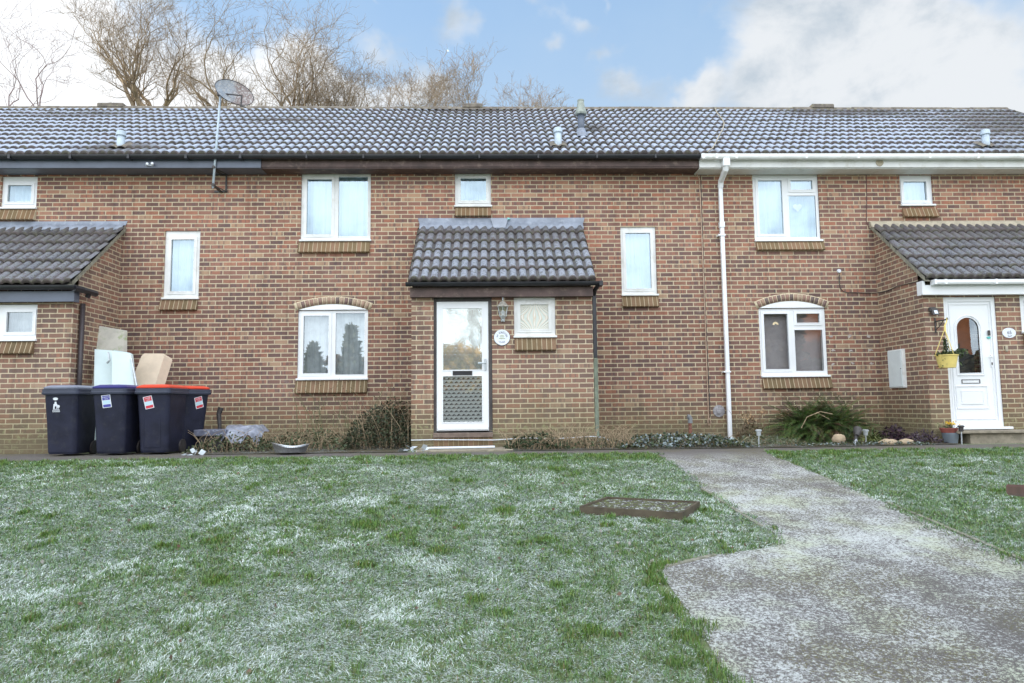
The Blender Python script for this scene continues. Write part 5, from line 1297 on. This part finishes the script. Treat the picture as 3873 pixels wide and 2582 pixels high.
# pots by the right door
tag(MB().lathe((6.90, -1.48, .0), [(.085, 0), (.115, .155), (.115, .165), (.10, .165)], 20).build('plant_pot', MT['slate']), 'grey plant pot on the ground with terracotta bowl stacked on it', 'plant pot')
pt = thing('planter_bowl', 'terracotta bowl of yellow flowers standing on the grey plant pot', 'planter', (6.88, -1.48, .165))
MB().lathe((6.88, -1.48, .166), [(.10, 0), (.125, .06), (.125, .07), (.11, .07)], 20).build('bowl', MT['terracotta'], pt)
leaves('foliage', [(6.88+rngn.normal()*.05, -1.5+rngn.normal()*.04, .235+abs(rngn.normal())*.03) for _ in range(90)], .03, G1, pt, seed=51)
leaves('flowers', [(6.87+rngn.normal()*.045, -1.53+rngn.normal()*.03, .29+abs(rngn.normal())*.02) for _ in range(50)], .028, [(.75, .50, .04), (.65, .42, .04)], pt, seed=52, aspect=1.0)
# left bed clutter
fs = thing('garden_slab', 'dark slab with frosted top edge lying among weeds beside the bins', 'slab', (-4.25, -1.0, 0))
MB().box(-4.50, -4.02, -1.25, -.85, .23, .33, .012).build('top', simple('frost rimmed dark slab', (.12, .13, .18), .6, nscale=9, namt=.2, dirt=(.5, .55, .65), damt=.7), fs); MB().box(-4.44, -4.08, -1.18, -.9, 0, .228).build('base', MT['darkmetal'], fs)
def cloth():
    n = 26; X = np.linspace(-4.08, -3.52, n); Yv = np.linspace(-1.30, -.75, n); XX, YY = np.meshgrid(X, Yv)
    Z = .36+.05*fbm(XX*7, YY*7, 3)-.0; edge = np.clip((-1.02-YY)/.28, 0, 1); Z = Z-edge**1.2*(.10+.26*vnoise(XX*9, YY*0+3, 5)); Z = Z-np.clip((XX+3.62)/.1, 0, 1)*.10; Z = np.maximum(Z, .03)
    V = np.stack([XX.ravel(), YY.ravel(), Z.ravel()], 1); i, j = np.meshgrid(np.arange(n-1), np.arange(n-1), indexing='ij'); a = (i*n+j).ravel()
    o = np_mesh('plastic_sheet', V, np.stack([a, a+1, a+n+1, a+n], 1), simple('grey frosted plastic sheet', (.22, .24, .30), .4, nscale=9, namt=.3, dirt=(.45, .50, .55), damt=.6), smooth=True)
    tag(o, 'crumpled grey plastic sheet draped over weeds right of the dark slab', 'plastic sheet')
cloth()
tag(MB().tube([(-4.30, -.8, 0), (-4.28, -.8, .35), (-4.30, -.8, .56), (-4.27, -.8, .66)], [.035, .03, .04, .045], 8).build('dark_post', MT['darkmetal']), 'short dark mossy post by the wall behind the bins', 'post')
tr = thing('foil_tray', 'dented silver foil tray tipped on the path edge', 'foil tray', (-2.83, -2.1, 0))
def foil():
    V, F = [], []; n = 90
    prof = [(.0, .0), (.20, .0), (.205, .004), (.245, .085), (.262, .088), (.264, .094)]
    for r, h in prof:
        for k in range(n):
            a = 2*pi*k/n; rr = r*(1+(.018*(1 if k % 2 else -1) if .003 < h < .086 else 0)); x = rr*cos(a); y = rr*sin(a)*.72
            z = h+ .02*sin(a*2+1)*(h/.09); V.append((-2.80+x, -2.12+y, .012+z+.16*max(0, -x)*(h/.09)*.7+.02))
    for i in range(len(prof)-1):
        for k in range(n): k2 = (k+1) % n; F.append((i*n+k, i*n+k2, (i+1)*n+k2, (i+1)*n+k))
    np_mesh('tray', np.array(V), np.array(F), simple('crinkled foil', (.62, .65, .68), .28, metal=.85, nscale=30, namt=.15, bump=.3, bscale=50), tr)
foil()
def litter(c, s_, n, label, sd):
    rn = np.random.RandomState(sd); P = np.array(c)+rn.normal(size=(n, 3))*np.array(s_); P[:, 2] = np.abs(P[:, 2])+.012
    tag(leaves('litter', P, .09, [(.60, .66, .72), (.50, .55, .58)], seed=sd, aspect=.9, updir=.1), label, 'litter')
litter((-1.10, -1.9, .03), (.07, .05, .02), 16, 'crumpled white litter left of the central door slab', 61)
litter((-4.18, -2.02, .01), (.05, .03, .01), 6, 'scrap of white litter at the foot of the turned red lidded bin', 62)

# ------------------------------------------------------------------ drain cover and rail on the lawn
cv = thing('inspection_cover', 'raised rectangular concrete inspection cover with mossy frosted top on the lawn', 'drain cover', (1.3, -5.55, -.35))
cs = [(.76, -5.63), (1.05, -5.27), (1.88, -5.47), (1.62, -5.90)]
cs = [(.76, -5.63), (1.06, -5.28), (1.88, -5.50), (1.61, -5.89)]
zc_ = [-.262, -.226, -.252, -.292]
mb = MB(); A = [Vector((p[0], p[1], z)) for p, z in zip(cs, zc_)]; ctr = sum(A, Vector())/4
I_ = [p+(ctr-p)*.045 for p in A]
for i in range(4):
    j = (i+1) % 4
    mb.poly([A[i], A[j], I_[j], I_[i]][::-1]); mb.poly([A[i], A[j], A[j]-Vector((0, 0, .25)), A[i]-Vector((0, 0, .25))]); mb.poly([I_[i], I_[j], I_[j]-Vector((0, 0, .03)), I_[i]-Vector((0, 0, .03))])
mb.build('surround', simple('brown weathered concrete edging', (.085, .068, .046), .9, nscale=9, namt=.25, bump=.5, bscale=80, dirt=(.09, .09, .05), damt=.6), cv)
mm, t, b = mat('mossy frosted cover'); pos = t.new('ShaderNodeNewGeometry').outputs['Position']
c = t.mix(t.smooth(t.noise(pos, 18, 4, .7), .42, .58), (.06, .048, .045), (.10, .115, .035)); c = t.mix(t.smooth(t.noise(pos, 26, 4, .75), .56, .61), c, (.50, .53, .53))
t.put(b.inputs['Base Color'], c); b.inputs['Roughness'].default_value = .9; t.put(b.inputs['Normal'], t.bump(t.noise(pos, 60, 4, .7), .8, .01))
mb = MB(); mb.poly([p-Vector((0, 0, .018)) for p in I_][::-1]); mb.build('cover_plate', mm, cv)
rl = thing('hand_rail', 'reddish brown timber rail end entering at the right edge above the lawn', 'rail', (2.2, -9.3, -.75))
mb = MB(); a = Vector((3.43, -7.35, .045)); bb_ = Vector((2.22, -9.35, .27)); d = (bb_-a).normalized(); sde = d.cross(Vector((0, 0, 1))).normalized()*.045; up = Vector((0, 0, .034)); L_ = (bb_-a).length
ring1 = []
for e_, k in ((a, 0), (a+d*.006, 1), (bb_, 1)):
    sc = .8 if k == 0 else 1; ring1.append([e_+sde*sc*.85+up*sc, e_+sde*sc+up*sc*.6, e_+sde*sc-up*sc*.6, e_+sde*sc*.85-up*sc, e_-sde*sc*.85-up*sc, e_-sde*sc-up*sc*.6, e_-sde*sc+up*sc*.6, e_-sde*sc*.85+up*sc])
n0 = 8
for r_ in ring1: mb.v += [tuple(p) for p in r_]
for i in range(2):
    for k in range(n0): k2 = (k+1) % n0; mb.f.append((i*n0+k, i*n0+k2, (i+1)*n0+k2, (i+1)*n0+k)); mb.mi.append(0)
mb.f.append(tuple(range(n0))); mb.mi.append(0)
rw = simple('red brown stained timber', (.19, .085, .070), .5, nscale=7, namt=.2, bump=.2, dirt=(.25, .15, .14), damt=.4)
mb.build('rail', rw, rl); MB().box(2.24, 2.32, -9.32, -9.24, -.80, .22, .006).build('post', rw, rl)

# ------------------------------------------------------------------ grass
def in_poly(px, py, poly):
    inside = np.zeros(len(px), bool); n = len(poly)
    for i in range(n):
        x1, y1 = poly[i]; x2, y2 = poly[(i+1) % n]
        if y1 == y2: continue
        cond = ((y1 > py) != (y2 > py)) & (px < (x2-x1)*(py-y1)/(y2-y1)+x1); inside ^= cond
    return inside
def grass():
    rn = np.random.RandomState(2)
    xs, ys = [], []
    for (y0_, y1_, hw, dens) in ((-9.2, -7.6, 4.2, 14000), (-7.6, -6.4, 5.3, 12500), (-6.4, -4.9, 6.8, 9500), (-4.9, -2.72, 9.2, 6800)):
        A_ = (y1_-y0_)*2*hw; n = int(A_*dens); xs.append(rn.uniform(-hw, hw, n)+.15); ys.append(rn.uniform(y0_, y1_, n))
    x = np.concatenate(xs); y = np.concatenate(ys)
    # ragged edge over the path
    jx = (fbm(x*5, y*5, 9, 5)-.5)*.30+(rn.rand(len(x))-.5)*.06+(vnoise(x*31, y*31, 5)-.5)*.05+(x > 1.5)*(y < -5.9)*(rn.rand(len(x))**3-.15)*.22; keep = ~in_poly(x+jx, y+jx*.6, PATH[:]) 
    keep &= ~in_poly(x+(rn.rand(len(x))-.5)*.05, y+(rn.rand(len(x))-.5)*.05, cs) & (y < -2.70)
    x, y = x[keep], y[keep]; n = len(x)
    # frustum trim
    dpt = y+11.94; keep = np.abs(x-.03*dpt) < dpt*.80+1.2; x, y = x[keep], y[keep]; n = len(x); dpt = y+11.94
    big = fbm(x*1.0, y*1.0, 1, 3); med = fbm(x*4.2, y*4.2, 2, 4); tuf = fbm(x*7.5, y*7.5, 31, 2)*1.0; tuf2 = vnoise(x*9+3, y*9, 32)
    # hand-set bare green tufts
    tf = fbm(x*6.2+.5*med, y*5.2, 41, 3); tf = np.clip((tf-.47)/.13, 0, 1); tf = tf*tf*(3-2*tf)
    ar = np.clip((fbm(x*1.6, y*1.6, 47, 2)-.25)*2.2, .25, 1); green = tf*ar*.85
    # hand-set bare green tufts
    green = np.clip((med-.42)*4, 0, 1)*np.clip((tuf-.50)*3.2, 0, 1)*np.clip(.35+tuf2*1.2, 0, 1)
    for (tx_, ty_, r_) in ((-1.83, -7.15, .15), (-2.2, -6.3, .14), (-1.1, -5.9, .2), (-.4, -6.6, .14), (-2.9, -5.9, .13), (-.9, -6.9, .12), (.95, -7.75, .12), (1.0, -8.1, .12), (-1.6, -6.6, .12), (1.02, -7.35, .10), (.4, -6.4, .15), (.1, -5.5, .15), (.9, -8.4, .1), (1.0, -5.78, .09), (1.35, -5.9, .08), (1.66, -5.95, .09), (.72, -5.66, .07), (1.9, -5.6, .1)):
        green = np.maximum(green, np.exp(-((x-tx_)**2+(y-ty_)**2*1.3)/(r_*r_)*1.2))
    edge = in_poly(x+.10, y, PATH)|in_poly(x-.10, y, PATH)
    green = np.where(edge & (y < -6.95), np.maximum(green, .45+.5*tuf2), green)
    green = np.where(y > -3.25, np.maximum(green, .25+.6*tuf2), green)
    fprob = np.clip(.53+(big-.5)*.75+np.clip(-x-1, 0, 3)*.02+(fbm(x*14, y*14, 6, 2)-.5)*1.3, .10, .88)*(1-green*1.02)
    frost = rn.rand(n) < fprob
    tall = green > .58
    ln = np.where(frost, rn.uniform(.024, .052, n), rn.uniform(.022, .042, n)); ln = np.where(tall, rn.uniform(.032, .062, n), ln)
    elv = np.where(frost, rn.uniform(.05, .75, n), rn.uniform(.5, 1.4, n)); elv = np.where(tall & ~frost, rn.uniform(.85, 1.5, n), elv)
    sweep = 6.28*fbm(x*1.7, y*1.7, 12, 2)*1.5
    a = np.where(frost, sweep+rn.normal(size=n)*.9, rn.rand(n)*6.28)
    wd = np.clip(.0011*dpt, .0030, .0075)*rn.uniform(.7, 1.2, n)
    z = gz(y); cx_, sx_ = np.cos(a), np.sin(a); ce, se = np.cos(elv), np.sin(elv)
    p0 = np.stack([x, y, z-.003], 1); d1 = np.stack([cx_*ce, sx_*ce, se], 1)*ln[:, None]*.55
    e2 = elv-np.where(frost, .6, .45)*rn.uniform(.3, 1.3, n); d2 = np.stack([cx_*np.cos(e2), sx_*np.cos(e2), np.sin(e2)], 1)*ln[:, None]*.45
    sdv = np.stack([-sx_, cx_, rn.uniform(-.3, .3, n)], 1)*wd[:, None]*.5
    p1 = p0+d1; p2 = p1+d2; p1[:, 2] = np.maximum(p1[:, 2], z+.004); p2[:, 2] = np.maximum(p2[:, 2], z+.003)
    V = np.stack([p0-sdv, p0+sdv, p1+sdv*.9, p1-sdv*.9, p2], 1).reshape(-1, 3)
    b0 = np.arange(n)*5; Fq = np.stack([b0, b0+1, b0+2, b0+3], 1); Ft = np.stack([b0+3, b0+2, b0+4], 1)
    pal = np.array([(.085, .175, .040), (.11, .205, .048), (.135, .22, .056), (.095, .18, .06), (.18, .22, .08)]); c = pal[rn.randint(0, 5, n)]*rn.uniform(.75, 1.3, n)[:, None]
    dead = rn.rand(n) < .05; c = np.where(dead[:, None], np.array([.20, .15, .09]), c)
    c = np.where((tall & ~frost)[:, None], c*np.array([.92, .95, .62]), c)
    # a light rime on much of the rest
    rime = rn.rand(n)*np.clip(fprob*.9, 0, .42); c = c*(1-rime[:, None])+np.array([.34, .46, .40])*rime[:, None]
    fcol = np.array([.76, .82, .80])*rn.uniform(.65, 1.15, n)[:, None]; mixg = rn.uniform(0, .35, n)[:, None]; fcol = fcol*(1-mixg)+np.array([.13, .24, .11])*mixg
    c = np.where(frost[:, None], fcol, c)
    CC = np.repeat(c[:, None, :], 5, 1); gb = np.array([.15, .275, .11]); fm = frost[:, None, None]; CC[:, 0:2] = np.where(fm, CC[:, 0:2]*.45+gb*.55, CC[:, 0:2]*.92)
    o = np_mesh('lawn_grass', V, Fq, MT['grass'], None, CC.reshape(-1, 3), tris=Ft)
    struct(o, 'stuff', 'short frosted lawn grass with bare green tufts', 'grass')
    # fallen brown leaves
    k = 260; lx_ = rn.uniform(-5, 3.4, k); ly_ = rn.uniform(-8.6, -3.2, k); ok = ~in_poly(lx_, ly_, PATH); lx_, ly_ = lx_[ok], ly_[ok]
    o = leaves('fallen_leaves', np.stack([lx_, ly_, gz(ly_)+.022], 1), .034, [(.12, .07, .045), (.17, .11, .075), (.10, .07, .05), (.35, .33, .30)], aspect=.7, updir=.05, seed=71); struct(o, 'stuff', 'scattered brown fallen leaves on the frosted lawn', 'fallen leaves')
grass()

# ------------------------------------------------------------------ bare trees behind the houses
def tree(x, y, h0, ht, spread, seed, label, m, nm='bare_tree', lean=0.0, fork=5, rad=.2, lv=6, group='bare trees behind the terrace', dens=1.0, upb=.16, rmin=.0045):
    rn = random.Random(seed); trunk = MB(); SEG = []
    o = thing(nm, label, 'tree', (x, y, 0), group)
    segs = [[], []]
    def br(p, d, L_, r, lev):
        n = 5 if lev in (1, 2, 3) else 3; pts = [p]; rs = [r]
        for i in range(n):
            j = .04 if lev == 0 else (.27 if lev < 4 else .42)
            d = (d+Vector((rn.gauss(0, j), rn.gauss(0, j), rn.gauss(0, j*.7)+upb*(.5 if lev else 0)))).normalized()
            p = p+d*L_/n; pts.append(p); rs.append(r*(1-.30*(i+1)/n))
            if 1 <= lev < lv and i > 0 and rn.random() < (.34 if lev < 3 else .58)*dens:
                ax = Vector((rn.gauss(0, 1), rn.gauss(0, 1), rn.gauss(0, .6)+.25)); q = (d*1.0+ax.normalized()*rn.uniform(.7, 1.1)).normalized()
                br(p, q, L_*rn.uniform(.45, .75), max(rs[-1]*.5, rmin), lev+1 if lev > 2 else lev+2)
        segs[0 if lev <= 1 else 1].append((pts, rs))
        if lev < lv:
            k = 2 if lev > 0 else fork
            for c_i in range(k):
                ax = Vector((rn.gauss(0, 1), rn.gauss(0, 1), rn.gauss(0, .4)+.3)).normalized(); w_ = spread*rn.uniform(.5, 1.1) if lev == 0 else rn.uniform(.30, .72)
                if lev == 0: th = 2*pi*c_i/k+rn.uniform(-.3, .3); ax = Vector((cos(th), sin(th), .15))
                q = (d+ax*w_).normalized(); q.z = max(q.z, -.1)
                br(p, q, (ht-h0)*rn.uniform(.26, .36) if lev == 0 else L_*rn.uniform(.66, .84), max(rs[-1]*(rn.uniform(.62, .80) if lev < 2 else rn.uniform(.55, .70)), rmin), lev+1)
    br(Vector((x, y, 0)), Vector((lean, 0, 1)).normalized(), h0, rad, 0)
    for s_, nme in ((segs[0], 'trunk'), (segs[1], 'crown')):
        V, F = [], []
        for pts, rs in s_:
            sg = 6 if nme == 'trunk' else 3; base_ = len(V)
            for i, p in enumerate(pts):
                d = (pts[min(i+1, len(pts)-1)]-pts[max(i-1, 0)]).normalized(); a = d.cross(Vector((.3, .9, .2))).normalized(); b_ = d.cross(a)
                for k in range(sg): th = 2*pi*k/sg; q = p+(a*cos(th)+b_*sin(th))*rs[i]; V.append((q.x, q.y, q.z))
            for i in range(len(pts)-1):
                for k in range(sg): k2 = (k+1) % sg; F.append((base_+i*sg+k, base_+i*sg+k2, base_+(i+1)*sg+k2, base_+(i+1)*sg+k))
        np_mesh(nme, np.array(V), np.array(F), m, o, smooth=True)
    return o
TREES = [(-13.0, 14, 11.3, 17.0, 1.5, 'large spreading bare oak forked low behind the left roof', 8, .16, 'bark', 1.25),
         (-11.0, 15, 10.4, 15.4, .8, 'bare tree just right of the large forked oak', 4, .14, 'bark', 1.1),
         (-9.7, 14, 10.4, 16.6, .8, 'dense bare tree directly behind the satellite dish', 5, .14, 'bark', 1.15),
         (-8.6, 14.5, 10.4, 16.4, .7, 'upright bare tree just right of the satellite dish', 4, .14, 'bark', 1.15),
         (-7.1, 14, 10.0, 14.6, .5, 'bare tree with thick upright trunk above the brown fascia start', 5, .15, 'bark', 1.15),
         (-5.8, 15, 10.2, 14.5, .75, 'rounded bare tree at the right end of the dense group', 5, .13, 'bark', 1.15),
         (-4.6, 14.5, 10.2, 14.4, .95, 'low bare tree in the dip between taller groups', 5, .11, 'bark', 1.1),
         (-3.4, 15, 10.4, 14.6, .9, 'slight bare tree midway between the dense group and the ridge vent', 5, .10, 'bark', 1.1),
         (-2.2, 15, 10.2, 14.6, .9, 'thin bare tree left of the central ridge vent', 4, .10, 'bark', 1.1),
         (-.2, 14, 9.8, 14.2, 1.0, 'wide bare tree rising behind the central ridge vent', 5, .11, 'bark', 1.1),
         (1.5, 15, 10.0, 13.7, .95, 'smallest bare tree tapering off at the right of the row', 5, .09, 'bark', 1.0),
         (-17.3, 14, 11.4, 16.8, .25, 'slender birch with upright purple twigs near the left edge', 3, .05, 'birch', .55),
         (-18.6, 14.5, 11.4, 16.6, .3, 'slender birch at the far left edge', 3, .05, 'birch', .6)]
for i, (x, y, h0, ht, sp, lb_, fk, rd, mk, dn) in enumerate(TREES):
    tree(x, y, h0, ht, sp, 100+i*7, lb_, MT[mk], fork=fk, rad=rd, dens=dn, lv=6 if mk == 'bark' else 5, upb=.22)

# ------------------------------------------------------------------ what stands across the way, plus an added fence and shrubs (seen only as reflections)
hb = thing('opposite_house', 'brick house across the way mirrored in the right hand windows', 'house', (25, -30, -1.3))
MB().box(18.6, 27.6, -38, -30, -1.3, 7.6).build('wall', simple('sunlit orange brick', (.50, .19, .09), .9, nscale=3, namt=.15), hb)
rr = MB(); rr.poly([(18.3, -29.7, 7.5), (27.9, -29.7, 7.5), (27.9, -34, 10.4), (18.3, -34, 10.4)]); rr.poly([(18.3, -38.3, 7.5), (27.9, -38.3, 7.5), (27.9, -34, 10.4), (18.3, -34, 10.4)]); rr.build('roof', MT['ridge'], hb)
def hedge(x0, x1, y, h, n, label, cols, sd):
    o = thing('hedge', label, 'hedge', ((x0+x1)/2, y, -1.3))
    rn = np.random.RandomState(sd); px = rn.uniform(x0, x1, n); top = .80+.20*vnoise(px*.9, px*0, sd)
    pz = -1.3+h*rn.rand(n)**.7*top; leaves('foliage', np.stack([px, y+.25+rn.normal(size=n)*.25, pz], 1), .42, cols, o, seed=sd, aspect=.7)
    MB().box(x0+.2, x1-.2, y-1.2, y, -1.3, -1.3+h*.84, .2).build('core', simple('hedge shade', cols[0], .95, nscale=3, namt=.3), o)
hedge(-9, 6, -27, 5.2, 9000, 'sunlit tawny hedge across the way mirrored in the central door', [(.66, .42, .16), (.55, .34, .12), (.42, .34, .12)], 81)
for k_, (cx, ch, cr, lb_) in enumerate(((-9.7, 5.2, 1.15, 'middle conical evergreen across the way mirrored in the left arched window'), (-7.7, 6.2, 1.0, 'tallest conical evergreen across the way mirrored in the left arched window'), (-11.3, 4.0, .9, 'shortest conical evergreen across the way mirrored in the left arched window'))):
    o = thing('conical_evergreen', lb_, 'tree', (cx, -26, -1.3)); rn = np.random.RandomState(90+k_); n = 2600
    hh_ = rn.rand(n)**1.3; rr_ = cr*(1-hh_)**.8*rn.uniform(.7, 1.1, n); aa_ = rn.rand(n)*6.28
    leaves('foliage', np.stack([cx+rr_*np.cos(aa_), -26+rr_*np.sin(aa_), -1.2+hh_*ch], 1), .38, [(.14, .18, .11), (.18, .21, .13), (.22, .23, .16)], o, seed=90+k_, updir=.8, aspect=.5)
    MB().lathe((cx, -26, -1.3), [(.12, 0), (cr*.75, .4), (cr*.5, ch*.5), (.05, ch*.92)], 10).build('trunk', MT['bark'], o)
hedge(17.0, 33, -25.5, 4.7, 16000, 'dark shrubs added before the opposite house to darken its reflection low down', [(.05, .06, .04), (.07, .07, .05)], 83)  # shrubs added to give the mirrored house its dark lower part
hedge(12.5, 16.8, -26, 7.6, 9000, 'taller brown shrub across the way beside the opposite house', [(.10, .08, .05), (.07, .07, .05)], 84)
fn = thing('added_fence', 'low dark board fence added across the way to darken the lower door pane', 'fence', (-2, -24, -1.3))  # unseen fence, added for a dark reflection low in the door glass
mb = MB()
for i in range(60): mb.box(-8+i*.2, -8+i*.2+.18, -24, -23.97, -1.3, 1.35)
mb.build('boards', MT['darkwood'], fn); MB().box(-8, 4, -23.97, -23.90, .2, .3).build('rail', MT['darkwood'], fn)
tree(-.6, -28, 2.0, 10.5, 1.0, 501, 'bare tree across the way mirrored in the central door', MT['bark'], fork=7, rad=.12, lv=5, group=None, dens=1.3, rmin=.014)
